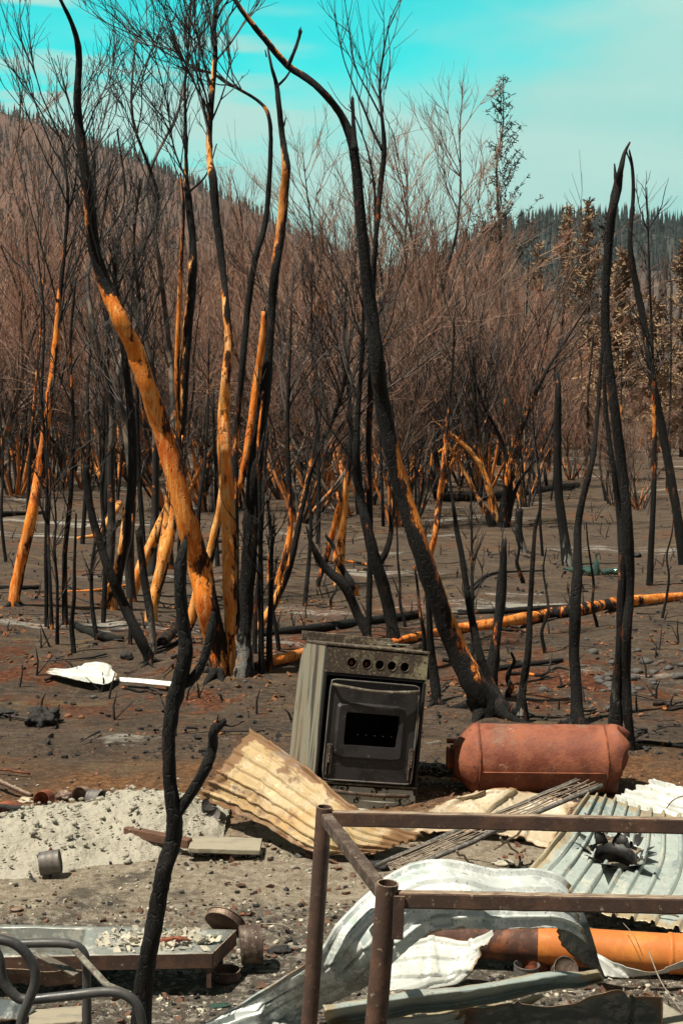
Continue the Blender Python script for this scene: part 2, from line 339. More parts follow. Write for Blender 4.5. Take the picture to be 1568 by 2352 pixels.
M['tube'] = simple('dark_chair_tube', [(.055, .058, .062), (.085, .085, .085), (.035, .035, .038)], 12, .5, .3, .3, .002, (.15, .09, .06), 50, (.66, .72))
M['rod'] = simple('grey_scaled_rod', [(.20, .19, .17), (.09, .085, .08), (.36, .33, .28)], 40, .7, .1, .4, .002, (.05, .045, .04), 90, (.56, .62))
M['wire'] = simple('thin_wire', [(.16, .12, .09), (.30, .25, .20)], 20, .6, .2, 0)
M['board'] = simple('weathered_board', [(.22, .21, .17), (.32, .29, .22), (.13, .12, .10)], 7, .85, 0, .5, .004, None, 40, vec=(1, 5, 5))
M['brownplank'] = simple('scorched_plank', [(.09, .045, .032), (.15, .08, .05), (.04, .025, .02)], 8, .85, 0, .5, .004, vec=(1, 5, 5))
M['charwood'] = None
t = NT('alligator_char'); e = t.vor(30, t.sc((1.2, 1, 1)), feat='DISTANCE_TO_EDGE')
t.set('Base Color', t.mix(t.rng(e, .0, .16), (.34, .33, .31), (.02, .02, .021))).set('Roughness', .45).bump(t.rng(e, 0, .25), 1, .02); M['charwood'] = t.m
M['charlump'] = simple('charcoal_lump', [(.012, .012, .012), (.03, .028, .027)], 20, .7, 0, 1, .02)
M['ash'] = simple('pale_ash', [(.38, .36, .295), (.46, .44, .365), (.31, .28, .22)], 5, .95, 0, .9, .02, (.30, .27, .21), 55, (.62, .72), det=9)
M['rubble'] = simple('ash_lumps', [(.40, .37, .30), (.52, .49, .40)], 6, .95, 0, .7, .01, (.25, .2, .15), 40)
M['rubbleor'] = simple('brick_crumbs', [(.26, .10, .05), (.13, .06, .04), (.4, .24, .13)], 6, .9, 0, .6, .01)
M['stone'] = simple('sooty_stone', [(.055, .055, .056), (.09, .085, .08)], 5, .8, 0, .5, .01)
M['litter'] = simple('scorched_leaves', [(.12, .045, .02), (.22, .095, .04), (.06, .03, .02)], 9, .9, 0, 0)
# metal sheets
def sheetmat(name, a, b, c, rust=None, rth=(.6, .7), metal=.15, rough=.5, vec=(1, 1, 1), sc1=4):
    t = NT(name); V = t.sc(vec)
    col = t.mix(t.rng(t.noise(sc1, 6, .65, V), .52, .62), a, b)
    col = t.mix(t.rng(t.noise(sc1 * 3.2, 9, .8, V), .52, .57), col, c)
    if rust: col = t.mix(t.rng(t.ma('ADD', t.noise(sc1 * 1.6, 8, .75), t.ma('MULTIPLY', t.attr(), .30)), *rth), col, rust)
    col = t.mix(t.ma('MULTIPLY', t.rng(t.noise(60, 4, .75), .60, .66), .75), col, (.10, .085, .07)); col = t.mix(t.ma('MULTIPLY', t.rng(t.noise(3.1, 9, .8), .56, .64), .55), col, (.22, .20, .165))
    t.set('Base Color', col).set('Metallic', metal).set('Roughness', t.rng(t.noise(20), .3, .7, rough - .12, rough + .15))
    t.bump(t.noise(9, 5, .6), .25, .006)
    return t.m
M['white'] = sheetmat('white_sheet', (.56, .59, .56), (.45, .48, .455), (.66, .68, .65), (.36, .27, .18), (.76, .84), .1, .45)
M['mottled'] = sheetmat('blistered_white_sheet', (.58, .63, .62), (.36, .43, .42), (.78, .81, .80), (.30, .22, .14), (.74, .84), .1, .45, sc1=5)
M['cream'] = sheetmat('scorched_cream_sheet', (.43, .325, .175), (.40, .255, .105), (.50, .42, .28), (.20, .11, .05), (.54, .63), .05, .6, sc1=3)
M['galv'] = sheetmat('galvanised_sheet', (.36, .42, .40), (.22, .275, .27), (.46, .49, .44), (.38, .32, .21), (.58, .68), .2, .5)
M['galvd'] = sheetmat('dark_galvanised_sheet', (.13, .16, .165), (.07, .085, .088), (.26, .28, .27), (.20, .13, .08), (.66, .78), .35, .45)
M['beige'] = sheetmat('beige_sheet', (.47, .39, .27), (.38, .30, .20), (.55, .51, .42), (.33, .20, .10), (.68, .8), .05, .55)
M['tray'] = sheetmat('sooty_tray', (.26, .28, .26), (.17, .16, .14), (.44, .44, .40), (.28, .15, .08), (.62, .72), .25, .5)
M['petal'] = simple('black_torn_metal', [(.012, .013, .014), (.035, .035, .036)], 9, .5, .3, .3, .003)
# stove
t = NT('stove_side'); V = t.sc((14, 14, .9)); f = t.noise(1.2, 6, .6, V)
c = t.mix(t.rng(f, .42, .52), (.05, .05, .046), (.25, .235, .18)); c = t.mix(t.rng(t.noise(1.6, 6, .6, V), .54, .64), c, (.25, .17, .10))
c = t.mix(t.rng(t.noise(30, 4, .8, t.sc((1, 1, .3))), .60, .68), c, (.10, .10, .09))
t.set('Base Color', c).set('Roughness', .7).bump(t.noise(40, 4, .7), .3, .003); M['stside'] = t.m
t = NT('stove_panel'); f = t.ma('ADD', t.noise(9, 7, .75), t.ma('MULTIPLY', t.n('ShaderNodeSeparateXYZ', {0: t.tc}).outputs[0], .28))
c = t.mix(t.rng(f, .50, .66), (.075, .052, .038), (.34, .30, .19)); c = t.mix(t.rng(t.noise(70, 5, .8), .56, .62), c, (.36, .33, .24)); c = t.mix(t.rng(t.noise(40, 6, .8), .55, .60), c, (.03, .025, .02))
t.set('Base Color', c).set('Roughness', .75).bump(t.noise(60, 4, .7), .5, .003); M['stpanel'] = t.m
M['stdoor'] = simple('stove_door_enamel', [(.016, .015, .017), (.032, .029, .031), (.060, .054, .052)], 7, .5, .1, .3, .002, (.16, .14, .11), 50, (.62, .68))
M['stdark'] = simple('soot_black', [(.008, .008, .009), (.014, .013, .013)], 8, .7, 0, .2)
M['sttrim'] = simple('stove_trim', [(.30, .29, .24), (.12, .10, .08), (.42, .40, .34)], 16, .6, .15, .4, .002, (.05, .04, .035), 50)
M['stwhite'] = simple('chipped_enamel', [(.80, .82, .74), (.70, .72, .64), (.62, .60, .52)], 9, .5, .0, .4, .003, (.04, .03, .025), 9, (.54, .56))
t = NT('green_glass'); t.set('Base Color', (.06, .12, .10)).set('Roughness', .05).set('Transmission Weight', .3).set('Specular IOR Level', .9).set('IOR', 1.5); M['glass'] = t.m
# ------------------------------------------------------------------ setting
def grid_obj(name, X, Y, Z, m, label=None):
    ny, nx = X.shape; me = bpy.data.meshes.new(name)
    v = np.stack([X, Y, Z], -1).reshape(-1, 3)
    i = np.arange(ny - 1)[:, None] * nx + np.arange(nx - 1)[None]
    f = np.stack([i, i + 1, i + nx + 1, i + nx], -1).reshape(-1, 4)
    me.from_pydata(v.tolist(), [], f.tolist()); me.polygons.foreach_set('use_smooth', [True] * len(me.polygons)); me.materials.append(m)
    o = bpy.data.objects.new(name, me); COL.objects.link(o); return o
rs = np.concatenate([np.linspace(1.2, 14, 230), np.geomspace(14.1, 4000, 110)])
an = np.linspace(-.62, .62, 330)
GX = rs[:, None] * np.tan(an)[None]; GYy = rs[:, None] * np.ones_like(an)[None]; GZ = np.zeros_like(GX)
for i in range(GX.shape[0]):
    for j in range(GX.shape[1]): GZ[i, j] = hgt(GX[i, j], GYy[i, j])
tag(grid_obj('ground', GX, GYy, GZ, M['ground']), kind='structure')
def interp(x, pts): return float(np.interp(x, [p[0] for p in pts], [p[1] for p in pts]))
def hill(name, ridge, R0, R1, m, x0, x1, prof=1.3, rgh=.04):
    xs = np.linspace(x0, x1, 160); ts = np.concatenate([np.linspace(0, 1, 60), np.linspace(1.02, 1.6, 10)])
    X = np.zeros((len(ts), len(xs))); Y = X.copy(); Z = X.copy()
    for j, x in enumerate(xs):
        r1 = R1(x) if callable(R1) else R1
        zr = max(.5, (HOR - interp(x, ridge)) / FP * r1)
        for i, tt in enumerate(ts):
            Y[i, j] = R0 + (r1 - R0) * tt; X[i, j] = (x - CX) / FP * Y[i, j]
            s = tt ** prof if tt <= 1 else max(0, 1 - (tt - 1) * 1.6)
            Z[i, j] = zr * s * (1 + rgh * fbm(X[i, j], Y[i, j], r1 * .12) * (1 if tt < .97 else .3)) - 1
    return tag(grid_obj(name, X, Y, Z, m), kind='structure'), (xs, ts, X, Y, Z)
ridgeL = [(-900, 60), (-300, 190), (0, 258), (150, 305), (300, 362), (450, 425), (600, 498), (750, 572), (850, 615), (950, 660), (1100, 740), (1300, 850), (1500, 930)]
ridgeR = [(500, 900), (800, 720), (1000, 600), (1150, 540), (1250, 522), (1350, 520), (1568, 536), (1900, 560), (2500, 640)]
ridgeK = [(900, 935), (1150, 880), (1280, 760), (1370, 640), (1440, 608), (1568, 600), (1750, 590), (2300, 640)]
_, HL = hill('hill', ridgeL, 160, 1100, M['hill'], -900, 1500)
M['hillR'] = simple('far_dark_slope', [(.025, .03, .032), (.04, .042, .04)], .012, .95, bump=0)
_, HR = hill('hill', ridgeR, 450, 1000, M['hillR'], 500, 2500)
_, HK = hill('knoll', ridgeK, 150, 420, M['knoll'], 900, 2300, 1.0)
def conifers(name, H, n, hmin, hmax, m, seed, tmin=0., label='', xr=None, fat=.16, top=0.4):
    """a far wood as one mass: ragged spires with stepped skirts"""
    r = random.Random(seed); xs, ts, X, Y, Z = H; mb = MB(); k = 5
    i1 = 59
    for q in range(n):
        j = r.uniform(0, len(xs) - 2)
        if xr and not (xr[0] < xs[int(j)] < xr[1]): continue
        tt = 1.0 + r.uniform(-.02, .03) if r.random() < top else r.uniform(tmin, 1) ** .8
        i = min(len(ts) - 2.01, tt * 59); i0, j0 = int(i), int(j); fj = j - j0; fi = i - i0
        def L(A): return (A[i0, j0] * (1 - fj) + A[i0, j0 + 1] * fj) * (1 - fi) + (A[i0 + 1, j0] * (1 - fj) + A[i0 + 1, j0 + 1] * fj) * fi
        x, y, z = L(X), L(Y), L(Z); h = r.uniform(hmin, hmax); w = h * fat * r.uniform(.5, 1.2)
        vs = []; fs = []; lean = r.uniform(-.04, .04) * h
        for s in range(3):
            zb = z + h * (.12 + .26 * s); zt = z + h * (.50 + .25 * s); ww = w * (1 - .28 * s)
            b = len(vs); a0 = r.random() * 6
            vs += [(x + lean * (s / 3) + ww * r.uniform(.6, 1.3) * math.cos(a0 + c * 6.283 / k), y + ww * math.sin(a0 + c * 6.283 / k), zb + r.uniform(-.05, .05) * h) for c in range(k)] + [(x + lean * ((s + 1) / 3), y, zt)]
            fs += [(b + c, b + (c + 1) % k, b + k) for c in range(k)]
        b = len(vs); tw = h * .012
        vs += [(x - tw, y, z - 1), (x + tw, y, z - 1), (x + lean, y, z + h * 1.08), (x, y - tw, z - 1)]; fs += [(b, b + 1, b + 2), (b + 3, b, b + 2)]
        mb.add(vs, fs)
    return tag(mb.build(name, m, smooth=False), label, 'trees', kind='stuff')
conifers('far_forest', HL, 5200, 5, 12, M['farwood'], 3, .25, 'burnt wood covering the brown hillside at left', (-300, 1100), .13, .35)
conifers('far_forest', HR, 4200, 9, 20, M['fardark'], 4, .5, 'dark blue green conifer forest along the far right ridge', (900, 1900), .12, .45)
conifers('knoll_trees', HK, 700, 3, 9, M['farwood'], 5, .1, 'scattered burnt trees on the near knoll at right', (1100, 1800), .10, .1)
# ------------------------------------------------------------------ tree tools
def trunk(mb, pts, Y=None, lean=0., n=12, rough=.05, seed=0, side=0, below=.12, sub=6, bend=.02):
    """pts: (x, y, width, peel) in picture units from the base up; real depth and thickness from Y"""
    if Y is None: g = G(pts[0][0], pts[0][1]); Y = g.y
    out = []; rd = []; pe = []; L = max(1, len(pts) - 1); r = random.Random(seed + 11)
    for i, q in enumerate(pts):
        yy = Y + lean * (i / L) + (r.uniform(-bend, bend) * Y * .2 if i else 0)
        p = P(q[0], q[1], yy); out.append(tuple(p)); rd.append(q[2] / 2 / FP * yy * (.80 if yy > 6 else .95)); pe.append(q[3] if len(q) > 3 else 0)
    if below:
        b = Vector(out[0]); out.insert(0, (b.x, b.y, b.z - below)); rd.insert(0, rd[0] * 1.15); pe.insert(0, pe[0])
    A = np.column_stack([np.array(out), rd, pe]); C = catmull(A, sub)
    C[:, 3] = np.maximum(C[:, 3], .002)
    mb.tube(C[:, :3], C[:, 3], n, C[:, 4], rough, True, seed, side)
    return C
def grow(mb, p, d, L, r, r2, depth, rnd, nk=(5, 4), spread=.55, up=.25, wob=.12, seg=5, ns=3, att=None):
    pts = [p]; dd = Vector(d).normalized(); q = Vector(p)
    for i in range(seg):
        dd = (dd + Vector((rnd.gauss(0, wob), rnd.gauss(0, wob), rnd.gauss(0, wob * .6) + up * .3))).normalized()
        q = q + dd * (L / seg); pts.append(tuple(q))
    rad = np.linspace(r, r2, seg + 1)
    mb.tube(pts, rad, ns, None if att is None else np.full(seg + 1, att), cap=False)
    if depth > 0:
        for c in range(nk[0] if depth > 1 or len(nk) == 1 else nk[-1]):
            t = rnd.uniform(.25, 1) * seg; i = min(seg - 1, int(t)); f = t - i
            a = Vector(pts[i]); b = Vector(pts[i + 1]); s = a.lerp(b, f); tv = (b - a).normalized()
            o = Vector((rnd.gauss(0, 1), rnd.gauss(0, 1), rnd.gauss(0, .5))); o = (o - tv * o.dot(tv)).normalized()
            grow(mb, tuple(s), tv + o * spread * rnd.uniform(.6, 1.2), L * rnd.uniform(.35, .62), max(r2, r * .55), r2 * .7, depth - 1, rnd, nk, spread, up, wob, max(3, seg - 1), ns, att)
def twigs_on(mb, C, n, L, r, rnd, t0=.4, t1=1., depth=1, spread=.6, nk=(4, 4), up=.3, sidebias=0):
    k = len(C)
    for i in range(n):
        a = rnd.uniform(t0, t1); j = min(k - 2, int(a * (k - 1))); s = Vector(C[j, :3]); tv = (Vector(C[j + 1, :3]) - s).normalized()
        o = Vector((rnd.gauss(sidebias, 1), rnd.gauss(0, .7), rnd.gauss(0, .3))); o = (o - tv * o.dot(tv)).normalized()
        grow(mb, tuple(s), tv + o * spread * rnd.uniform(.6, 1.4), L * rnd.uniform(.5, 1.1) * (1.15 - .5 * a), r, r * .35, depth, rnd, nk, .5, up, .12, 5, 3)
def stub_top(mb, C, seed):
    """splintered broken top"""
    r = random.Random(seed); p = Vector(C[-1, :3]); w = C[-1, 3]
    if w < .006: return
    for i in range(4):
        a = r.random() * 6.28; q = p + Vector((math.cos(a), math.sin(a), 0)) * w * .5
        mb.tube([tuple(q - Vector((0, 0, w))), tuple(q + Vector((0, 0, w * r.uniform(.5, 2.2))))], [w * .5, .001], 4, cap=False)
def tree(name, label, stems, cat='tree', mat='bark', twigs=None, group=None, branches=(), seed=1, twigmat='btwig'):
    """stems: list of dict(pts, lean, side, Y); each stem its own trunk child"""
    s0 = stems[0]; g = G(s0['pts'][0][0], s0['pts'][0][1]) if s0.get('Y') is None else P(s0['pts'][0][0], s0['pts'][0][1], s0['Y'])
    e = empty(name, tuple(g), label, cat, group); Y0 = g.y
    Cs = []
    for i, s in enumerate(stems):
        mb = MB(); C = trunk(mb, s['pts'], s.get('Y', Y0 if s.get('same') else None), s.get('lean', 0), s.get('n', 12), s.get('rough', .05), seed * 17 + i, s.get('side', 0), s.get('below', .25))
        stub_top(mb, C, seed + i); Cs.append(C); mb.build(s.get('part', 'trunk'), M[s.get('mat', mat)], e)
    if s0['pts'][0][2] > 28 and g.y < 14:
        rr_ = random.Random(seed + 500); w0 = s0['pts'][0][2] / 2 / FP * g.y * .8
        for q in range(5):
            a_ = q * 1.26 + rr_.uniform(-.4, .4); Lr = w0 * rr_.uniform(1.6, 3.2); A = []
            for j in range(6):
                t_ = j / 5; xx = g.x + math.cos(a_ + .25 * t_) * (w0 * .4 + Lr * t_); yy = g.y + math.sin(a_ + .25 * t_) * (w0 * .4 + Lr * t_); A.append((xx, yy, hgt(xx, yy) + w0 * (.75 * (1 - t_) ** 2.2 - .12)))
            mb = MB(); mb.tube(A, [w0 * .55 * (1 - .8 * j / 5) for j in range(6)], 7, None, .10, seed=q); mb.build('root', M['bark'], e)
    for b in branches:
        mb = MB(); C = trunk(mb, b['pts'], b.get('Y', Y0), b.get('lean', 0), 8, .05, seed * 31 + len(Cs), b.get('side', 0), 0); Cs.append(C)
        stub_top(mb, C, seed + 5); mb.build('branch', M[b.get('mat', mat)], e)
    if twigs:
        rnd = random.Random(seed * 7)
        for t in twigs:
            mb = MB(); t = dict(t); C = Cs[t.pop('i', 0)]; twigs_on(mb, C, rnd=rnd, **t); mb.build('twigs', M[twigmat], e)
    return e
# ------------------------------------------------------------------ named trees (picture units, base upwards: x, y, width, peel)
o_ = 1.0
tree('burnt_tree', 'clump of one leaning and one upright orange trunk and a black trunk', [
    dict(pts=[(508, 1545, 66, .5), (498, 1480, 66, .45), (478, 1400, 68, .72), (458, 1300, 66, .8), (432, 1210, 60, .9), (402, 1090, 58, .88), (372, 985, 54, .9), (337, 885, 52, .95), (306, 795, 50, 1.1), (276, 735, 46, 1.1), (244, 662, 40, .6), (217, 575, 36, .1), (207, 480, 34, .05), (196, 390, 30, 0), (184, 300, 25, 0), (178, 220, 21, 0), (182, 150, 19, .05), (179, 100, 17, 0), (164, 50, 13, 0), (140, 0, 10, 0), (122, -50, 8, 0)], lean=-.6, n=16, side=-.35),
    dict(pts=[(534, 1545, 44, .3), (532, 1450, 40, .6), (528, 1350, 43, .95), (528, 1250, 44, .9), (522, 1150, 40, .95), (516, 1050, 38, .95), (514, 950, 34, .95), (519, 870, 28, .8), (526, 790, 24, .7), (520, 720, 21, .55), (514, 640, 20, .3), (504, 560, 23, 0), (495, 480, 24, 0), (489, 410, 25, .2), (482, 370, 19, .9), (482, 300, 15, .5), (487, 220, 16, .25), (494, 130, 14, .4), (492, 60, 13, .2), (500, 0, 12, 0), (510, -40, 10, 0)], lean=.6, n=14, side=-.25, same=1, mat='barkpale'),
    dict(pts=[(554, 1548, 76, .1), (556, 1480, 60, .05), (563, 1400, 46, 0), (571, 1300, 45, 0), (578, 1180, 45, 0), (586, 1080, 43, 0), (598, 970, 39, 0), (610, 880, 34, 0), (618, 780, 28, 0), (625, 700, 25, 0), (632, 620, 26, .15), (645, 530, 28, .75), (653, 440, 27, .6), (657, 385, 23, .35), (648, 310, 18, 0), (640, 240, 16, 0), (635, 195, 13, 0), (624, 155, 9, 0), (615, 110, 5, 0)], lean=.2, n=16, same=1, side=-.6, mat='ashbark'),
    ], branches=[dict(pts=[(552, 1120, 18, .7), (566, 1040, 20, .8), (578, 960, 21, .85), (592, 860, 22, .95), (603, 780, 20, .9), (607, 715, 15, .6)], side=-.3),
                 dict(pts=[(635, 200, 8), (655, 180, 7), (668, 160, 5)]), dict(pts=[(652, 290, 6), (656, 270, 3)])],
    twigs=[dict(i=1, n=18, L=1.2, r=.010, t0=.72, depth=2, spread=.5, nk=(4, 4)), dict(i=0, n=12, L=.75, r=.008, t0=.5, t1=.85, depth=2, spread=.6, nk=(4, 3), sidebias=.9)], seed=3)
tree('burnt_tree', 'tall leaning black trunk right of the stove, arching left over the sky, with orange stripe', [
    dict(pts=[(1120, 1635, 92, 0), (1088, 1570, 74, .03), (1045, 1485, 62, .12), (1003, 1375, 58, .12), (965, 1262, 54, .1), (930, 1150, 50, .06), (900, 1040, 46, .03), (878, 930, 44, 0), (865, 820, 42, 0), (850, 700, 37, 0), (838, 600, 34, 0), (828, 500, 30, 0), (819, 400, 28, 0), (808, 325, 27, 0), (785, 268, 22, 0), (745, 215, 20, 0), (702, 178, 20, 0), (660, 150, 19, .1), (600, 80, 17, .1), (560, 30, 14, .25), (530, -15, 12, .2), (500, -60, 10, 0)], lean=-.5, n=16, side=.75),
    dict(pts=[(1165, 1645, 20, 0), (1145, 1610, 36, 0), (1122, 1570, 34, 0), (1100, 1500, 25, 0), (1077, 1390, 21, 0), (1062, 1290, 18, 0), (1048, 1215, 14, 0), (1035, 1120, 8, 0), (1025, 1040, 5, 0)], same=1, lean=.3),
    dict(pts=[(1128, 1575, 36, 0), (1138, 1470, 30, 0), (1150, 1360, 28, 0), (1157, 1242, 17, 0)], lean=.1, rough=.09)],
    branches=[dict(pts=[(660, 155, 12), (676, 118, 10), (686, 88, 9), (690, 70, 12)], Y=8.55), dict(pts=[(815, 345, 22), (812, 300, 13), (809, 225, 9)], Y=8.7), dict(pts=[(612, 130, 5), (609, 115, 3)], Y=8.5)], seed=5)
tree('burnt_tree', 'orange peeled leaning trunk at far left with thin black top', [
    dict(pts=[(32, 1392, 34, .9), (45, 1310, 34, .95), (72, 1190, 32, .95), (91, 1085, 28, .85), (107, 975, 24, .8), (117, 890, 20, .8), (128, 790, 18, .8), (136, 690, 16, .7), (146, 600, 12, .1), (155, 500, 10, 0), (155, 420, 8, 0), (145, 340, 6, 0), (140, 310, 4, 0)], side=-.4, lean=.3)],
    branches=[dict(pts=[(152, 500, 7), (172, 430, 6), (178, 360, 4), (182, 300, 3)], Y=14.6)],
    twigs=[dict(n=20, L=1.8, r=.011, t0=.55, depth=2, spread=.55, nk=(4, 4)), dict(i=1, n=8, L=1., r=.008, t0=.2, depth=1)], seed=8)
tree('burnt_tree', 'black and orange patched trunk rising behind the orange leaning tree, twiggy top', [
    dict(pts=[(352, 1395, 32, .8), (372, 1290, 32, .85), (388, 1190, 32, .7), (404, 1060, 30, .55), (418, 950, 30, .5), (424, 850, 28, .4), (432, 750, 27, .38), (441, 650, 26, .1), (443, 560, 21, 0), (434, 470, 21, 0), (428, 400, 12, .2), (427, 300, 9, 0), (425, 200, 8, 0), (433, 100, 6, 0), (440, 0, 4, 0), (443, -40, 3, 0)], side=-.45, lean=.3, mat='barkpale')],
    branches=[dict(pts=[(410, 1000, 14, .6), (406, 850, 14, .5), (412, 700, 13, .9), (416, 600, 11, .7), (422, 480, 9, .4), (415, 400, 6)], side=-.3), dict(pts=[(432, 420, 6), (400, 340, 5), (380, 220, 4), (350, 120, 3), (300, 60, 2)]), dict(pts=[(436, 440, 7), (475, 400, 5), (498, 330, 3)])],
    twigs=[dict(n=24, L=1.6, r=.009, t0=.6, depth=2, spread=.5, nk=(4, 4)), dict(i=2, n=22, L=1.2, r=.008, t0=.1, depth=2, nk=(3, 4))], seed=12)
tree('burnt_tree', 'pale peeled trunk leaning right, behind the black forked pair', [
    dict(pts=[(302, 1372, 34, .95), (330, 1290, 32, .95), (365, 1215, 30, .8), (392, 1150, 26, .6), (402, 1080, 20, .3)], side=-.3, mat='barkpale')], seed=13)
tree('burnt_tree', 'pale peeled trunk with black right side, rising behind the orange leaning trunk', [
    dict(pts=[(418, 1478, 34, .3), (440, 1420, 30, .7), (458, 1350, 30, .95), (478, 1290, 28, .9), (495, 1220, 25, .9), (508, 1150, 22, .7), (516, 1060, 16, .3), (520, 960, 10, 0)], side=-.6, mat='barkpale'),
    dict(pts=[(348, 1400, 36, .95), (366, 1330, 32, .95), (385, 1260, 30, .9), (398, 1190, 26, .7), (404, 1100, 20, .4)], side=-.4, mat='barkpale', Y=13.2)], seed=61)
tree('burnt_tree', 'pair of pale peeled stems far left of the clump, crossing the ground', [
    dict(pts=[(236, 1395, 22, .9), (262, 1330, 20, .9), (280, 1250, 16, .6), (286, 1170, 12, .2)], side=-.4, mat='barkpale')], seed=62)
tree('burnt_tree', 'pair of black trunks in a V with ash grey foot, left of the orange clump', [
    dict(pts=[(345, 1522, 30, 0), (318, 1460, 32, 0), (285, 1390, 30, 0), (255, 1320, 28, 0), (232, 1255, 24, 0), (212, 1185, 22, 0), (201, 1120, 24, 0), (198, 1068, 19, 0)], mat='bark'),
    dict(pts=[(355, 1502, 16, 0), (347, 1420, 24, 0), (332, 1330, 23, 0), (318, 1218, 19, 0)], mat='ashbark')], seed=14)
tree('burnt_tree', 'slender black trunk with tapering broken top behind the V pair', [
    dict(pts=[(258, 1400, 34, .6), (276, 1300, 27, .3), (292, 1210, 27, 0), (304, 1100, 26, .1), (304, 1000, 25, .1), (296, 900, 22, .1), (286, 820, 18, 0), (270, 700, 14, 0), (262, 592, 12, 0)], mat='ashbark', lean=.2)],
    twigs=[dict(n=14, L=1.6, r=.012, t0=.6, depth=2)], seed=15)
tree('burnt_tree', 'black trunk curving right at top, tip arching left over the sky', [
    dict(pts=[(540, 1120, 20, .3), (543, 1000, 18, .6), (556, 850, 18, .1), (568, 720, 18, 0), (585, 600, 18, 0), (608, 520, 16, 0), (618, 420, 14, 0), (622, 320, 12, 0), (615, 260, 11, 0), (590, 230, 9, .3), (540, 200, 8, .2), (490, 170, 7, 0), (440, 155, 6, 0), (400, 110, 4, 0)], Y=12.4, below=1.9)],
    twigs=[dict(n=14, L=1.0, r=.008, t0=.75, depth=2)], seed=16)
tree('burnt_tree', 'thin black trunk leaning right with orange scarred foot, between clump and stove', [
    dict(pts=[(592, 1450, 22, .75), (622, 1400, 24, .8), (650, 1340, 24, .55), (672, 1270, 22, .4), (690, 1180, 18, .3), (708, 1100, 16, .2), (732, 1030, 13, 0), (768, 955, 10, 0), (795, 860, 8, 0), (805, 760, 6, 0)], side=-.4, mat='barkpale'),
    dict(pts=[(640, 1330, 18, .8), (655, 1280, 18, .8), (668, 1200, 16, .7), (664, 1100, 14, .1), (660, 980, 12, 0), (664, 850, 9, 0), (670, 700, 6, 0)], below=.05, Y=11.6)],
    twigs=[dict(n=16, L=1.2, r=.01, t0=.6, depth=2), dict(i=1, n=12, L=1.2, r=.01, t0=.6, depth=2)], seed=17)
tree('burnt_tree', 'orange streaked trunk standing behind the curved black snag', [
    dict(pts=[(778, 1345, 30, .8), (784, 1240, 26, .85), (790, 1150, 23, .8), (800, 1080, 18, .5), (806, 1000, 14, .1), (800, 900, 12, 0), (792, 780, 11, 0), (795, 650, 8, 0)], mat='barkpale', side=-.2),
    dict(pts=[(730, 1345, 14, .1), (752, 1270, 18, .7), (772, 1190, 16, .6), (790, 1100, 12, .2)])], seed=18)
tree('burnt_snag', 'curved black snag with pointed tip directly behind the stove', [
    dict(pts=[(846, 1470, 26, 0), (818, 1405, 27, 0), (790, 1345, 27, 0), (745, 1302, 24, 0), (716, 1250, 15, 0), (703, 1207, 4, 0)])], cat='tree', seed=19)
tree('burnt_tree', 'black trunk with forked right limb behind the stove top', [
    dict(pts=[(908, 1482, 36, 0), (893, 1400, 38, 0), (878, 1340, 37, 0), (862, 1290, 36, 0), (842, 1210, 30, 0), (826, 1130, 26, 0), (818, 1040, 22, 0), (822, 940, 16, 0), (832, 800, 12, 0), (835, 660, 8, 0)])],
    branches=[dict(pts=[(868, 1300, 22), (888, 1262, 17), (898, 1215, 14), (893, 1172, 6)])], twigs=[dict(n=10, L=1.3, r=.011, t0=.6, depth=2)], seed=20)
tree('burnt_tree', 'tall slim black tree with long upright twigs above the arching trunk', [
    dict(pts=[(845, 1470, 18, 0), (850, 1250, 18, .1), (846, 1050, 18, .2), (850, 900, 17, 0), (855, 700, 16, 0), (862, 560, 15, 0), (872, 440, 16, .45), (882, 345, 14, .1), (876, 260, 9, 0), (872, 190, 7, 0), (882, 110, 5, 0), (897, 35, 2, 0)])],
    branches=[dict(pts=[(877, 345, 8), (855, 300, 7), (835, 250, 6), (805, 180, 4), (785, 120, 3), (770, 30, 2)]), dict(pts=[(876, 270, 6), (850, 220, 5), (815, 150, 4), (800, 60, 3), (790, -10, 2)]), dict(pts=[(862, 540, 9), (860, 440, 7), (845, 350, 5), (820, 280, 4), (800, 240, 2)]), dict(pts=[(885, 205, 4), (895, 140, 3), (890, 60, 2)])],
    twigs=[dict(n=10, L=.9, r=.006, t0=.72, depth=1, spread=.35, nk=(3,)), dict(i=1, n=6, L=.8, r=.005, t0=.3, depth=1, nk=(2,)), dict(i=2, n=6, L=.8, r=.005, t0=.3, depth=1, nk=(2,)), dict(i=3, n=6, L=.7, r=.005, t0=.3, depth=0)], seed=21)
tree('burnt_tree', 'smooth black trunk with grey foot just right of the stove', [
    dict(pts=[(1002, 1616, 32, 0), (996, 1550, 28, 0), (988, 1480, 22, 0), (984, 1400, 17, 0), (975, 1300, 12, 0), (978, 1200, 6, 0)])], seed=22)
tree('burnt_tree', 'slim black trunk with pale forked foot behind the rusty tank', [
    dict(pts=[(1193, 1652, 30, 0), (1198, 1590, 24, 0), (1212, 1500, 20, 0), (1216, 1400, 16, 0), (1222, 1300, 14, 0), (1228, 1215, 11, 0), (1240, 1160, 9, 0), (1236, 1065, 6, 0)], mat='ashbark'),
    dict(pts=[(1210, 1658, 14, 0), (1202, 1610, 16, 0), (1198, 1580, 12, 0)])], seed=23)
tree('burnt_tree', 'black trunk bending right near its thin top, behind the middle of the tank', [
    dict(pts=[(1325, 1664, 46, 0), (1323, 1600, 34, 0), (1318, 1500, 32, 0), (1320, 1400, 33, 0), (1325, 1300, 27, 0), (1326, 1210, 22, 0), (1340, 1130, 18, 0), (1361, 1050, 15, 0), (1370, 960, 12, 0), (1378, 850, 10, 0), (1386, 740, 7, 0), (1390, 650, 5, 0)], lean=.4)], seed=24)
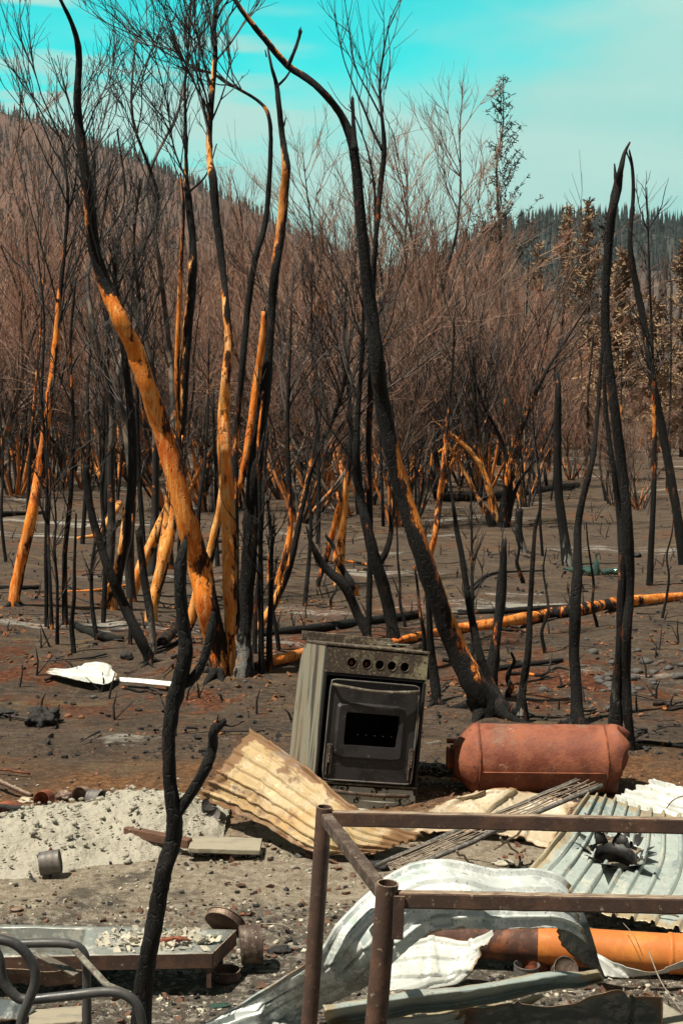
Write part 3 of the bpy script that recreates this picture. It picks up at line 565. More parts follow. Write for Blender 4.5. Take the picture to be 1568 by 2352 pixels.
tree('burnt_tree', 'tall twin black trunk with splintered top, right end of the tank', [
    dict(pts=[(1450, 1722, 22, 0), (1440, 1640, 28, 0), (1436, 1560, 30, 0), (1438, 1450, 30, 0), (1444, 1340, 30, 0), (1440, 1200, 30, 0), (1427, 1080, 30, .1), (1412, 950, 28, 0), (1398, 850, 28, 0), (1389, 750, 26, 0), (1391, 650, 23, 0), (1397, 560, 24, 0), (1406, 480, 25, 0), (1417, 430, 27, .2), (1424, 390, 17, 0), (1434, 350, 11, 0), (1446, 326, 5, 0)], lean=-.2, n=14),
    dict(pts=[(1412, 1665, 44, 0), (1414, 1590, 30, 0), (1420, 1500, 22, 0), (1424, 1400, 22, 0), (1427, 1280, 22, 0), (1422, 1180, 20, 0), (1408, 1080, 18, 0), (1392, 960, 12, 0), (1386, 850, 8, 0)], mat='ashbark', same=1)],
    branches=[dict(pts=[(1413, 425, 12), (1412, 400, 9), (1410, 376, 4)]), dict(pts=[(1436, 345, 5), (1444, 365, 4), (1450, 385, 6)])], seed=25)
tree('burnt_tree', 'long black trunk leaning in from the right edge, tip hooked at the splintered top', [
    dict(pts=[(1570, 1296, 34, .1), (1558, 1210, 28, 0), (1537, 1085, 26, 0), (1515, 965, 24, 0), (1496, 865, 22, 0), (1478, 745, 20, 0), (1460, 655, 20, 0), (1446, 565, 15, 0), (1453, 450, 11, 0), (1451, 385, 9, 0), (1444, 345, 5, 0)])],
    branches=[dict(pts=[(1448, 580, 7), (1441, 545, 4)])], seed=26)
tree('burnt_tree', 'thin straight black pole speckled orange at mid height, near the right edge', [
    dict(pts=[(1490, 1345, 20, 0), (1498, 1180, 16, .1), (1502, 1020, 14, .45), (1500, 900, 12, .4), (1496, 780, 9, 0), (1490, 620, 6, 0), (1484, 430, 3, 0)])], twigs=[dict(n=18, L=.7, r=.010, t0=.6, depth=1, spread=.9)], seed=27)
tree('burnt_snag', 'thick black snag with ash white foot in the open ground at right', [
    dict(pts=[(1302, 1300, 34, 0), (1294, 1225, 28, 0), (1282, 1130, 25, 0), (1279, 1010, 23, 0), (1281, 900, 18, 0), (1278, 855, 11, 0)], mat='ashbark')], cat='tree', seed=28)
tree('burnt_snag', 'short black stump snag with grey collar left of the white footed snag', [
    dict(pts=[(1200, 1268, 26, 0), (1190, 1220, 22, 0), (1192, 1168, 22, 0)], mat='ashbark')], cat='tree', seed=29)
tree('burnt_tree', 'orange and black mottled trunk behind the big leaning black tree', [
    dict(pts=[(985, 1290, 16, .6), (1000, 1220, 18, .8), (1008, 1150, 18, .55), (1018, 1080, 16, .7), (1024, 1000, 14, .6), (1032, 920, 9, .1), (1040, 820, 7, 0), (1042, 740, 5, 0)])], twigs=[dict(n=10, L=1., r=.01, t0=.6, depth=1)], seed=30)
tree('burnt_tree', 'charred multi stem bush with orange stems on the open ground right of centre', [
    dict(pts=[(1150, 1212, 46, .1), (1158, 1150, 22, .3), (1168, 1080, 18, .7), (1185, 1020, 14, .5), (1215, 940, 12, .3), (1250, 860, 9, 0), (1300, 780, 6, 0), (1350, 700, 4, 0)]),
    dict(pts=[(1140, 1205, 30, .5), (1120, 1110, 16, .9), (1090, 1050, 14, 1), (1050, 1010, 12, 1), (1000, 970, 8, .6), (940, 900, 5, .2)], same=1, mat='barkpale'),
    dict(pts=[(1135, 1200, 26, .2), (1118, 1120, 14, .8), (1100, 1030, 10, .7), (1092, 940, 9, .1), (1085, 800, 6, 0)], same=1),
    dict(pts=[(1160, 1200, 24, .2), (1172, 1100, 12, .2), (1150, 1010, 10, 0), (1110, 930, 8, 0), (1075, 820, 6, 0)], same=1),
    dict(pts=[(1165, 1195, 20, 0), (1190, 1110, 10, .1), (1240, 1040, 8, .4), (1275, 960, 5, 0)], same=1),
    dict(pts=[(1125, 1200, 20, 0), (1085, 1120, 12, .8), (1040, 1040, 10, .9), (1015, 1010, 7, .6)], same=1, mat='barkpale')],
    twigs=[dict(i=i, n=16, L=2.2, r=.012, t0=.35, depth=2, spread=.5) for i in range(4)], seed=31)
rf = random.Random(77)
for q, (bx, by, lab) in enumerate(((905, 1150, 'fan of orange peeled stems half hidden behind the big leaning black trunk'), (1010, 1120, 'low spray of orange peeled stems right of the big leaning black trunk'), (655, 1120, 'orange stemmed burnt bush between the tall clump and the arching trunk'), (250, 1130, 'orange stemmed burnt bush seen between the left trunks'), (745, 1130, 'dark stemmed bush with orange scar low down in the middle'), (75, 1110, 'orange stemmed bush behind the far left peeled trunk'), (1215, 1060, 'small orange stemmed bush far off right of centre'))):
    sts = []
    for k in range(7):
        a_ = rf.uniform(-1, 1); L_ = rf.uniform(120, 260); pts_ = []
        for j in range(6):
            t_ = j / 5; pts_.append((bx + a_ * L_ * (t_ ** 1.1) * .75 + rf.gauss(0, 3), by - L_ * t_ * (1 - .25 * abs(a_)), (15 if by > 1100 else 9) * (1 - .8 * t_) , rf.uniform(.4, 1) if t_ < .65 else .1))
        sts.append(dict(pts=pts_, n=7, same=1 if k else 0, lean=rf.uniform(-1, 1), mat='bark' if k % 2 else 'barkpale'))
    tree('burnt_bush', lab, sts, cat='shrub', twigs=[dict(i=k, n=7, L=1.7, r=.010, t0=.4, depth=2) for k in range(7)], seed=300 + q)
# foreground sapling
tree('charred_sapling', 'black forked sapling standing in front, close to the camera, left of centre', [
    dict(pts=[(322, 2400, 52), (332, 2250, 48), (350, 2150, 44), (366, 2060, 42), (378, 1995, 41), (398, 1930, 44), (400, 1872, 40), (391, 1800, 33), (388, 1700, 33), (398, 1620, 38), (411, 1570, 42), (426, 1505, 36), (424, 1460, 34), (416, 1380, 30), (414, 1320, 31), (419, 1272, 25), (427, 1240, 10)], Y=4.25, n=16, below=.3)],
    branches=[dict(pts=[(410, 1578, 26), (440, 1560, 26), (462, 1530, 22), (476, 1488, 21), (486, 1440, 20), (490, 1405, 9)]),
              dict(pts=[(398, 1885, 30), (420, 1850, 27), (450, 1805, 27), (474, 1760, 28), (488, 1715, 26), (490, 1680, 22), (500, 1662, 20)]),
              dict(pts=[(492, 1690, 10), (512, 1660, 17), (518, 1655, 8)]), dict(pts=[(512, 1664, 6), (535, 1668, 4), (560, 1656, 2)]), dict(pts=[(498, 1660, 6), (502, 1640, 2)])],
    seed=40)
# extra burnt poles and saplings, told apart by nothing: thin ones between 11 and 45 m
defs = [(108, 1440, 12, 560), (150, 1435, 16, 640), (120, 1445, 10, 900), (238, 1430, 14, 900), (14, 1290, 9, 800), (600, 1545, 16, 900), (620, 1540, 18, 1150), (700, 1390, 12, 900), (815, 1365, 22, 1230),
        (1080, 1550, 12, 1130), (985, 1560, 14, 1300), (930, 1440, 9, 1180), (1165, 1600, 18, 1500), (1200, 1340, 12, 1215), (1245, 1280, 8, 900), (1420, 1220, 7, 800), (1390, 1150, 8, 700), (500, 1300, 12, 900), (560, 1330, 10, 800),
        (455, 1260, 12, 780), (170, 1500, 14, 1180), (222, 1470, 12, 1060), (132, 1480, 10, 1120), (585, 1500, 14, 980), (640, 1490, 12, 1180), (405, 1450, 12, 1000), (300, 1480, 12, 1180), (1250, 1500, 10, 1260), (1370, 1440, 9, 1200), (1520, 1420, 8, 1180), (760, 1400, 8, 1280), (1340, 1150, 9, 760), (1530, 1130, 7, 640), (330, 1250, 14, 560), (190, 1250, 12, 700), (240, 1200, 12, 560), (65, 1230, 11, 640), (1410, 1040, 14, 640), (1260, 1080, 10, 700), (1205, 1060, 9, 600), (880, 1210, 9, 700), (730, 1250, 12, 620)]
rr = random.Random(99)
for i in range(26):
    x = rr.uniform(-20, 1590); y = rr.uniform(1040, 1170); defs.append((x, y, rr.uniform(4, 9), y - rr.uniform(120, 420)))
LM = [(-60, 'left picture edge'), (32, 'far left peeled trunk'), (345, 'black V pair'), (525, 'orange clump'), (846, 'curved snag'), (1120, 'leaning black trunk'), (1200, 'pale footed trunk'), (1325, 'bent black trunk'), (1450, 'splintered twin trunk'), (1700, 'right picture edge')]
def where(x):
    i = max(k for k in range(len(LM)) if LM[k][0] <= x) if x >= -60 else 0; i = min(i, len(LM) - 2); return LM[i][1], LM[i + 1][1]
poles = []
for i, (x, y, w, yt) in enumerate(defs):
    k = 6; dx = rr.gauss(0, 20); pts = []
    for j in range(k):
        t_ = j / (k - 1); pts.append((x + dx * t_ + rr.gauss(0, 4) * (j > 0), y + (yt - y) * t_, w * (1.15 - .75 * t_), rr.choice([0, 0, 0, .2, .5]) if y > 1200 or t_ < .4 else 0))
    near = y > 1180
    tree('burnt_pole', ('%s %s pole between %s and %s' % (('slim', 'stout')[w > 12], ('short', 'mid height', 'tall')[min(2, int((y - yt) / 250))], *where(x))) if near else 'far thin burnt pole tree beneath the brown thicket', [dict(pts=pts, n=8, lean=rr.uniform(-.2, .3))], group='thin burnt poles near' if near else 'thin burnt poles far off',
         twigs=[dict(n=9, L=(y - yt) / FP * G(x, y).y * .25, r=.006 + w / 2 / FP * G(x, y).y * .10, t0=.4, depth=1)] if y - yt > 320 else None, seed=200 + i)
# fallen logs
def log(label, pts, mat='bark', name='fallen_log', z=.06, n=10, side=0, group=None):
    mb = MB(); A = []
    for i, q in enumerate(pts):
        g = G(q[0], q[1]); yy = g.y; rad = q[2] / 2 / FP * yy
        A.append((g.x, g.y, g.z + rad * .9 + (q[4] if len(q) > 4 else 0), rad, q[3] if len(q) > 3 else 0))
    C = catmull(A, 6); b = C[0, :3]
    mb.tube(C[:, :3], C[:, 3], n, C[:, 4], .06, True, int(q[0])); o = mb.build(name, M[mat], loc=tuple(b)); tag(o, label, 'log', group); return o
log('long orange peeled log with black patches lying across the ground at right', [(880, 1486, 14, .9), (960, 1470, 20, .9), (1050, 1455, 24, 1), (1150, 1442, 27, .95), (1250, 1425, 28, .55), (1330, 1412, 28, .5), (1420, 1395, 26, .6), (1500, 1385, 22, .95), (1640, 1372, 18, .9)], n=14)
log('black log lying behind the stove', [(600, 1462, 18), (690, 1455, 20), (780, 1445, 22), (880, 1430, 20), (960, 1418, 18)])
log('thin black log lying just behind the orange one', [(1050, 1412, 12), (1150, 1410, 14), (1300, 1400, 13), (1420, 1396, 10)])
log('thin black fallen stick behind the tank', [(1110, 1545, 14), (1180, 1535, 12), (1290, 1520, 10)])
log('dark fallen branch at the foot of the left trees', [(150, 1428, 14), (190, 1452, 18), (230, 1468, 20), (280, 1474, 14)])
log('short black log at the far left edge', [(-30, 1358, 14), (30, 1356, 12), (92, 1352, 9)])
log('thick black log far off across the middle distance', [(1000, 1150, 26), (1080, 1150, 22), (1180, 1142, 18), (1250, 1130, 14), (1325, 1118, 12)])
log('thin black log at the right edge beside the tank tree', [(1458, 1706, 10), (1520, 1712, 9), (1600, 1722, 8)])
log('vivid orange broken log left of the stove', [(560, 1545, 16, .3), (620, 1530, 22, .95), (660, 1522, 26, .9), (700, 1512, 26, .7)])
log('pale peeled short log beside the black forked trunks', [(372, 1490, 26, .2), (395, 1460, 28, .3), (425, 1425, 24, .2)], 'barkpale')
log('pale peeled curved branch on the ground at left', [(180, 1240, 8, .9), (225, 1232, 14, .95), (275, 1190, 16, .9, .2)], 'barkpale')
log('fallen thin black trunk far off at the left edge', [(-20, 1188, 14), (60, 1183, 10), (105, 1180, 8)])
log('pair of thin twigs crossing beyond the grey stump, lower', [(1080, 1352, 7), (1130, 1320, 6), (1250, 1312, 4)])
log('orange thin stick among the left trees', [(130, 1362, 6, .9), (210, 1360, 7, .9), (300, 1345, 5, .9)])
rl_ = random.Random(41)
for i in range(16):
    x = rl_.uniform(20, 1540); y = rl_.uniform(1180, 1640); L_ = rl_.uniform(50, 170); sl = rl_.uniform(-.22, .22); w = rl_.uniform(5, 11)
    log('%s fallen branch lying between %s and %s' % (('thin black', 'bent black', 'knotty black')[i % 3], *where(x)), [(x + L_ * t_, y + L_ * sl * t_ + rl_.gauss(0, 3), w * (1 - .6 * t_), rl_.choice([0, 0, .4])) for t_ in (0, .25, .5, .75, 1)], name='fallen_branch', n=7, group='fallen branches')
# ------------------------------------------------------------------ thicket
def shrub_meshes(seed, H, nst, spread, dens=1., tw=1.):
    r = random.Random(seed); a = MB(); b = MB()
    for s in range(nst):
        az = r.random() * 6.283; tl = r.uniform(.08, spread); d = Vector((math.cos(az) * tl, math.sin(az) * tl, 1)).normalized()
        L = H * r.uniform(.65, 1); k = 9; q = Vector((math.cos(az) * .15, math.sin(az) * .15, -.1)); pts = [tuple(q)]; w = (.09, .17, .13)[seed % 3]
        for i in range(k):
            d = (d + Vector((r.gauss(0, w), r.gauss(0, w), .04))).normalized(); q = q + d * L / k; pts.append(tuple(q))
        r0 = r.uniform(.028, .055); rad = np.linspace(r0, .006, k + 1); peel = np.clip(np.array([.42, .5, .38, .2, 0.05, 0, 0, 0, 0, 0]) + r.choice([-.25, -.1, .0, .3]), 0, 1)
        a.tube(pts, rad, 5, peel, .04, False, s)
        C = np.column_stack([catmull(pts, 3)])
        for i in range(int((11, 13, 15)[seed % 3] * dens)):
            t = r.uniform(.22, 1) ; j = min(len(C) - 2, int(t * (len(C) - 1))); p0 = Vector(C[j]); tv = (Vector(C[j + 1]) - p0).normalized()
            o = Vector((r.gauss(0, 1), r.gauss(0, 1), r.gauss(.1, .4))); o = (o - tv * o.dot(tv)).normalized()
            grow(b, tuple(p0), tv + o * r.uniform(.3, .8), H * r.uniform(.13, .30) * (1.2 - .5 * t), .010 * tw, .004 * tw, 1, r, (5, 5), (.42, .75, .55)[seed % 3], (.35, .10, .25)[seed % 3], (.10, .22, .15)[seed % 3], 4, 3)
    return a, b
protos = []; rr = random.Random(5)
ENV = [(-200, 240), (0, 262), (100, 235), (200, 330), (300, 370), (420, 380), (550, 300), (650, 340), (800, 320), (900, 300), (980, 270), (1060, 300), (1130, 440), (1200, 520), (1260, 620), (1330, 720), (1430, 790), (1568, 820), (1800, 820)]
NP = 7
for k in range(NP):
    a, b = shrub_meshes(50 + k, 7.0, rr.choice([7, 9, 10]), [.35, .5, .7][k % 3], 1.0)
    protos.append((a, b))
def place(x, Y, top, k, label, group):
    """the first use of a kind builds it, the rest copy it"""
    g = GY(x, Y); H = max(2.2, (HOR - top) / FP * Y + CAMZ)
    s = H / 7.0
    if not isinstance(protos[k][0], bpy.types.Object):
        e = empty('burnt_shrub', tuple(g), label, 'shrub', group)
        st = protos[k][0].build('stems', M['stem'], e, local=True); tw = protos[k][1].build('twigs', M['twig'], e, local=True)
        protos[k] = (e, st, tw)
    else:
        e0, s0, t0 = protos[k]; e = e0.copy(); COL.objects.link(e)
        for c in (s0, t0): q = c.copy(); COL.objects.link(q); q.parent = e
        e['label'] = label; e['group'] = group
    wx = rr.uniform(.8, 1.1)
    e.location = g; e.rotation_euler = (0, 0, rr.random() * 6.28); e.scale = (s * wx, s * wx, s)
    return e
for i in range(76):
    x = -90 + 1800 * ((i * .6180339) % 1); Y = rr.uniform(24, 52)
    if x > 1150 and rr.random() < .55: Y = rr.uniform(45, 70)
    top = interp(x, ENV); top = top + (HOR - top) * rr.choice([.03, .12, .25, .35, .45, .55])
    if x > 1230: top += 40
    place(x, Y, top, rr.randrange(NP) if i >= NP else i, '%s burnt thicket shrub %s between %s and %s' % (('low', 'mid height', 'tall')[0 if top > 560 else 1 if top > 400 else 2], ('in front,' if Y < 34 else 'farther back,'), *where(x)), 'burnt shrubs of the thicket')
# the far mass of the thicket: one object, instanced
pts = []; kd = []; sc_ = []; rt = []
for i in range(300):
    x = rr.uniform(-150, 1750); Y = rr.uniform(55, 150)
    top = interp(x, ENV); top = max(top, 440) + rr.uniform(0, 220)
    if x > 1200: top = rr.uniform(780, 900)
    H = max(2, min(9.5, (HOR - top) / FP * Y + CAMZ)); g = GY(x, Y)
    pts.append(tuple(g)); kd.append(rr.randrange(NP)); s = H / 7; sc_.append((s * 1.15, s * 1.15, s)); rt.append((0, 0, rr.random() * 6.28))
me = bpy.data.meshes.new('thicket'); me.from_pydata(pts, [], [])
a = me.attributes.new('kd', 'INT', 'POINT'); a.data.foreach_set('value', kd)
a = me.attributes.new('sc', 'FLOAT_VECTOR', 'POINT'); a.data.foreach_set('vector', np.array(sc_).ravel())
a = me.attributes.new('rt', 'FLOAT_VECTOR', 'POINT'); a.data.foreach_set('vector', np.array(rt).ravel())
th = bpy.data.objects.new('thicket', me); COL.objects.link(th); tag(th, 'dense mass of bare brown burnt shrubs in the distance', 'thicket', kind='stuff')
ng = bpy.data.node_groups.new('thicket_nodes', 'GeometryNodeTree')
ng.interface.new_socket('Geometry', in_out='INPUT', socket_type='NodeSocketGeometry'); ng.interface.new_socket('Geometry', in_out='OUTPUT', socket_type='NodeSocketGeometry')
N = ng.nodes; Lk = ng.links; gi = N.new('NodeGroupInput'); go = N.new('NodeGroupOutput'); jo = N.new('GeometryNodeJoinGeometry'); Lk.new(jo.outputs[0], go.inputs[0])
def na(nm, dt):
    n = N.new('GeometryNodeInputNamedAttribute'); n.data_type = dt; n.inputs[0].default_value = nm; return n.outputs[0]
nk_, nsc, nrt = na('kd', 'INT'), na('sc', 'FLOAT_VECTOR'), na('rt', 'FLOAT_VECTOR')
for k in range(NP):
    j2 = N.new('GeometryNodeJoinGeometry')
    for c in protos[k][1:]:
        oi = N.new('GeometryNodeObjectInfo'); oi.inputs[0].default_value = c; Lk.new(oi.outputs['Geometry'], j2.inputs[0])
    cm = N.new('FunctionNodeCompare'); cm.data_type = 'INT'; cm.operation = 'EQUAL'; Lk.new(nk_, cm.inputs[2]); cm.inputs[3].default_value = k
    ip = N.new('GeometryNodeInstanceOnPoints'); Lk.new(gi.outputs[0], ip.inputs['Points']); Lk.new(cm.outputs[0], ip.inputs['Selection']); Lk.new(j2.outputs[0], ip.inputs['Instance'])
    Lk.new(nrt, ip.inputs['Rotation']); Lk.new(nsc, ip.inputs['Scale']); Lk.new(ip.outputs[0], jo.inputs[0])
md = th.modifiers.new('scatter', 'NODES'); md.node_group = ng
# taller leafless trees reaching into the sky behind the thicket
def bare_tree(x, Y, top, label, k, LF=.27, mat='twig', sp=.5, seed=0, lean=0):
    g = GY(x, Y); H = (HOR - top) / FP * Y + CAMZ; r = random.Random(seed); e = empty('bare_tree', tuple(g), label, 'tree')
    mb = MB(); A = []; 
    for i in range(8): t_ = i / 7; A.append((g.x + lean * t_ * t_ * H + r.gauss(0, .08) * i * .4, g.y + r.gauss(0, .06) * i, g.z - .1 + H * .93 * t_, (.045 if mat == 'btwig' else .075) * (1 - t_) + .010, .4 * (t_ < .3)))
    C = catmull(A, 5); mb.tube(C[:, :3], C[:, 3], 8, C[:, 4], .04); mb.build('trunk', M['stem'], e)
    mb = MB(); twigs_on(mb, C, k, H * LF, .35 * LF * .17, r, .3, 1., 2, sp, (5, 5), .35); mb.build('crown', M[mat], e); return e
bare_tree(1000, 34, 232, 'tall fine twigged pinkish bare tree against the sky right of the arching trunk', 26, seed=3, lean=.06, sp=.8)
bare_tree(960, 38, 300, 'bare reddish tree beneath the tall fine twigged one', 24, seed=4, lean=-.05, sp=.8)
bare_tree(720, 40, 300, 'bare reddish tree whose crown meets the sky between the two big trunks', 20, seed=5, sp=.8)
bare_tree(560, 42, 340, 'bare reddish tree seen through the tall orange and black clump', 20, seed=6, sp=.7)
bare_tree(60, 36, 215, 'bare brown tree with crown above the hill at the left edge', 16, seed=7, sp=.6)
bare_tree(245, 16, 200, 'fine black twigged tree between leaning orange trunk and sky', 9, .19, mat='btwig', seed=8, sp=.45)
bare_tree(345, 17, 10, 'tallest fine black twigged tree left of the patched trunk', 15, .19, mat='btwig', seed=9, sp=.42, lean=-.01)
bare_tree(300, 15, 330, 'smaller black twigged tree in front of the hill', 9, .22, mat='btwig', seed=10, sp=.5)
bare_tree(388, 18, -40, 'black twigged tree crowded against the patched trunk', 13, .17, mat='btwig', seed=12, sp=.4)
bare_tree(1090, 44, 400, 'bare brown tree just left of the burnt spire conifer', 22, seed=11, sp=.6)
bare_tree(1220, 48, 540, 'bare brown tree right of the burnt spire conifer', 20, seed=13, sp=.7)
def pine(x, Y, top, label, mat, spread, dens, seed, low=.25, tuft=.10, upsw=.35, nb=46):
    g = GY(x, Y); H = (HOR - top) / FP * Y + CAMZ; r = random.Random(seed); e = empty('burnt_pine', tuple(g), label, 'conifer')
    mb = MB(); C = np.array([(g.x + r.gauss(0, .02) * i, g.y, g.z - .1 + H * i / 9) for i in range(10)]); mb.tube(C, np.linspace(.12, .012, 10), 7, rough=.05); mb.build('trunk', M['btwig'], e)
    mb = MB()
    for i in range(nb):
        t_ = low + (1 - low) * (i / nb); z = g.z + H * t_; az = r.random() * 6.283; L = spread * (1 - t_) ** .8 * r.uniform(.55, 1.1) + .12
        d = Vector((math.cos(az), math.sin(az), upsw * r.uniform(.6, 1.6))); q = Vector((g.x, g.y, z)); P_ = [tuple(q)]
        for s in range(4): q = q + d.normalized() * L / 4; d.z += .10; P_.append(tuple(q))
        mb.tube(P_, np.linspace(.016, .005, 5), 3, cap=False)
        for c in range(int(dens * (L + .3))):
            u = r.uniform(.15, 1) * 4; j = min(3, int(u)); a = Vector(P_[j]).lerp(Vector(P_[j + 1]), u - j)
            for w in range(2):
                o = Vector((r.gauss(0, 1), r.gauss(0, 1), r.gauss(.4, .8))).normalized(); b = a + o * tuft * r.uniform(.6, 1.6); n_ = o.cross(Vector((r.gauss(0, 1), r.gauss(0, 1), r.gauss(0, 1)))).normalized() * tuft * .22
                mb.add([tuple(a - n_ * .4), tuple(a + n_ * .4), tuple(b + n_ * .6), tuple(b - n_ * .6)], [(0, 1, 2, 3)])
    mb.build('crown', M[mat], e, smooth=False); return e
pine(1147, 50, 195, 'tall burnt spire shaped conifer standing alone against the sky', 'bneedle', 3.3, 9, 1, .40, .13, .75, 90)
pine(1425, 40, 590, 'dead pine with tan needles behind the splintered twin trunk', 'needle', 2.0, 34, 2, .12, .16, .45, 70)
pine(1500, 46, 700, 'smaller tan dead pine low beside the right edge pole', 'needle', 1.8, 30, 3, .1, .16, .4, 50)
pine(1345, 80, 470, 'brown dead conifer with twin on the skyline, right one', 'needle', 2.6, 24, 4, .1, .26, .35, 70)
pine(1298, 84, 480, 'brown dead conifer with twin on the skyline, left one', 'needle', 2.6, 22, 5, .1, .26, .35, 70)
pine(1565, 60, 560, 'tan needled pine cut by the right edge of the picture', 'needle', 2.0, 26, 6, .1, .2, .4, 60)
pine(1230, 70, 560, 'low brown conifer left of the skyline pair', 'needle', 2.2, 18, 7, .1, .22, .4, 50)
pine(1385, 64, 500, 'thin brown conifer just behind the splintered trunk', 'bneedle', 1.2, 30, 8, .1, .2, .4, 40)
# ------------------------------------------------------------------ stove
st = empty('stove', (0, 0, 0), 'burnt out gas cooker tilted to one side, door window open and knobs gone', 'stove')
SW, SD, SH = .545, .52, .84
def B(mb_specs, name, m, parent=st, bevel=.004, **k):
    mb = MB()
    for s in mb_specs: mb.box(*s)
    return mb.build(name, m, parent, local=True, smooth=False, bevel=bevel, **k)
for sx in (-1, 1):
    pf = [(0, .02), (SD, .02), (SD, SH * .45), (SD - .012, SH * .72), (SD - .035, SH * .88), (SD - .07, SH * .96), (SD - .13, SH - .002), (0, SH - .002)]; xo, xi = sx * SW / 2, sx * (SW / 2 - .008); k_ = len(pf)
    mb = MB(); mb.add([(xo, a_, b_) for a_, b_ in pf] + [(xi, a_, b_) for a_, b_ in pf], [tuple(range(k_)), tuple(range(2 * k_ - 1, k_ - 1, -1))] + [(q, q + k_, (q + 1) % k_ + k_, (q + 1) % k_) for q in range(k_)]); mb.build('side_panel', M['stside'], st, local=True, smooth=False, bevel=.002)
# rounded top shoulder plus cooktop lip
mb = MB(); mb.box((0, SD / 2 - .06, SH + .002), (SW + .010, SD - .11, .016)); tp = mb.build('cooktop', M['stpanel'], st, local=True, smooth=False, bevel=.006)
mb = MB(); mb.box((-.05, SD - .12, SH + .030), (SW * .92, .02, .05)); mb.build('splashback', M['stpanel'], st, local=True, smooth=False, bevel=.004)
mb = MB()
for s in range(3): mb.tube([(.05 + s * .06, .05, SH + .025), (.08 + s * .06, .12, SH + .035), (.06 + s * .06, .3, SH + .03)], .003, 5)
mb.tube([(.02, .07, SH + .022), (.2, .06, SH + .034), (.24, .1, SH + .02)], .003, 5); mb.build('pan_support', M['sttrim'], st, local=True)
def rect_loop(x0, x1, z0, z1, n=32, cx=None, cz=None):
    cx = (x0 + x1) / 2 if cx is None else cx; cz = (z0 + z1) / 2 if cz is None else cz; out = []
    for i in range(n):
        a = 2 * math.pi * (i + .0) / n; c, s = math.cos(a), math.sin(a); k = 1e9
        if c > 1e-6: k = min(k, (x1 - cx) / c)
        if c < -1e-6: k = min(k, (x0 - cx) / c)
        if s > 1e-6: k = min(k, (z1 - cz) / s)
        if s < -1e-6: k = min(k, (z0 - cz) / s)
        out.append((cx + c * k, cz + s * k))
    # snap nearest samples onto the corners
    for X, Z in ((x0, z0), (x1, z0), (x1, z1), (x0, z1)):
        j = min(range(n), key=lambda q: (out[q][0] - X) ** 2 + (out[q][1] - Z) ** 2); out[j] = (X, Z)
    return out
def rrect_loop(x0, x1, z0, z1, r, n=32):
    cx, cz = (x0 + x1) / 2, (z0 + z1) / 2; out = []
    for p in rect_loop(x0, x1, z0, z1, n):
        x, z = p; qx = min(max(x, x0 + r), x1 - r); qz = min(max(z, z0 + r), z1 - r); d = math.hypot(x - qx, z - qz)
        if d > r: x, z = qx + (x - qx) * r / d, qz + (z - qz) * r / d
        out.append((x, z))
    return out
mb = MB(); z0, z1 = SH - .135, SH - .012; zc = (z0 + z1) / 2 - .005; X = [-SW / 2 + .006, -.175, -.09, -.017, .047, .112, .185, SW / 2 - .003]
mb.box(((X[0] + X[1]) / 2, .004, (z0 + z1) / 2), (X[1] - X[0], .012, z1 - z0)); mb.box(((X[6] + X[7]) / 2, .004, (z0 + z1) / 2), (X[7] - X[6], .012, z1 - z0))
for i in range(1, 6):
    cx = (X[i] + X[i + 1]) / 2; rr_ = .0225 if i > 1 else .024
    inn = [(cx + rr_ * math.cos(2 * math.pi * k / 32), zc + rr_ * math.sin(2 * math.pi * k / 32)) for k in range(32)]
    mb.plate(rect_loop(X[i], X[i + 1], z0, z1, 32, cx, zc), inn, -.002, .010)
mb.build('control_panel', M['stpanel'], st, local=True, smooth=False)
mb = MB()
for i in range(1, 6):
    cx = (X[i] + X[i + 1]) / 2; q = [(cx + .0245 * math.cos(a * .3927), -.003, zc + .0245 * math.sin(a * .3927)) for a in range(17)]; mb.tube(q, .0016, 5, cap=False)
mb.build('knob_rims', M['stpanel'], st, local=True)
mb = MB(); pf = [(SD - .006, .02), (SD - .006, SH * .45), (SD - .018, SH * .72), (SD - .041, SH * .88), (SD - .076, SH * .952), (SD - .134, SH - .006)]
mb.add([(sx * (SW / 2 - .009), a_, b_) for a_, b_ in pf for sx in (-1, 1)], [(2 * q, 2 * q + 1, 2 * q + 3, 2 * q + 2) for q in range(len(pf) - 1)]); mb.build('back_panel', M['stdark'], st, local=True, solid=.003)
B([((0, .10, SH - .075), (SW - .02, .006, .15)), ((0, .25, SH - .010), (SW - .02, .30, .004))], 'light_stop_plates', M['stdark'], bevel=0)  # added dark plates, stop light from showing through the knob holes
# burner stubs seen through the holes
for i in (1, 2):
    cx = (X[i] + X[i + 1]) / 2; mb = MB(); mb.tube([(cx + .004, .05, zc), (cx + .006, .02, zc - .003)], .012, 10); mb.tube([(cx - .02, .04, zc + .008), (cx + .02, .035, zc - .004)], .003, 6); mb.build('gas_tap', M['potrust'], st, local=True)
# front frame rails
B([((-SW / 2 + .012, .006, .42), (.014, .02, .56)), ((SW / 2 - .010, .006, .35), (.014, .02, .68)), ((0, .008, SH - .145), (SW - .04, .014, .012))], 'front_frame', M['stdark'], bevel=.002)
B([((0, -.004, .160), (SW - .008, .026, .010))], 'lower_rail', M['sttrim'], bevel=.002)
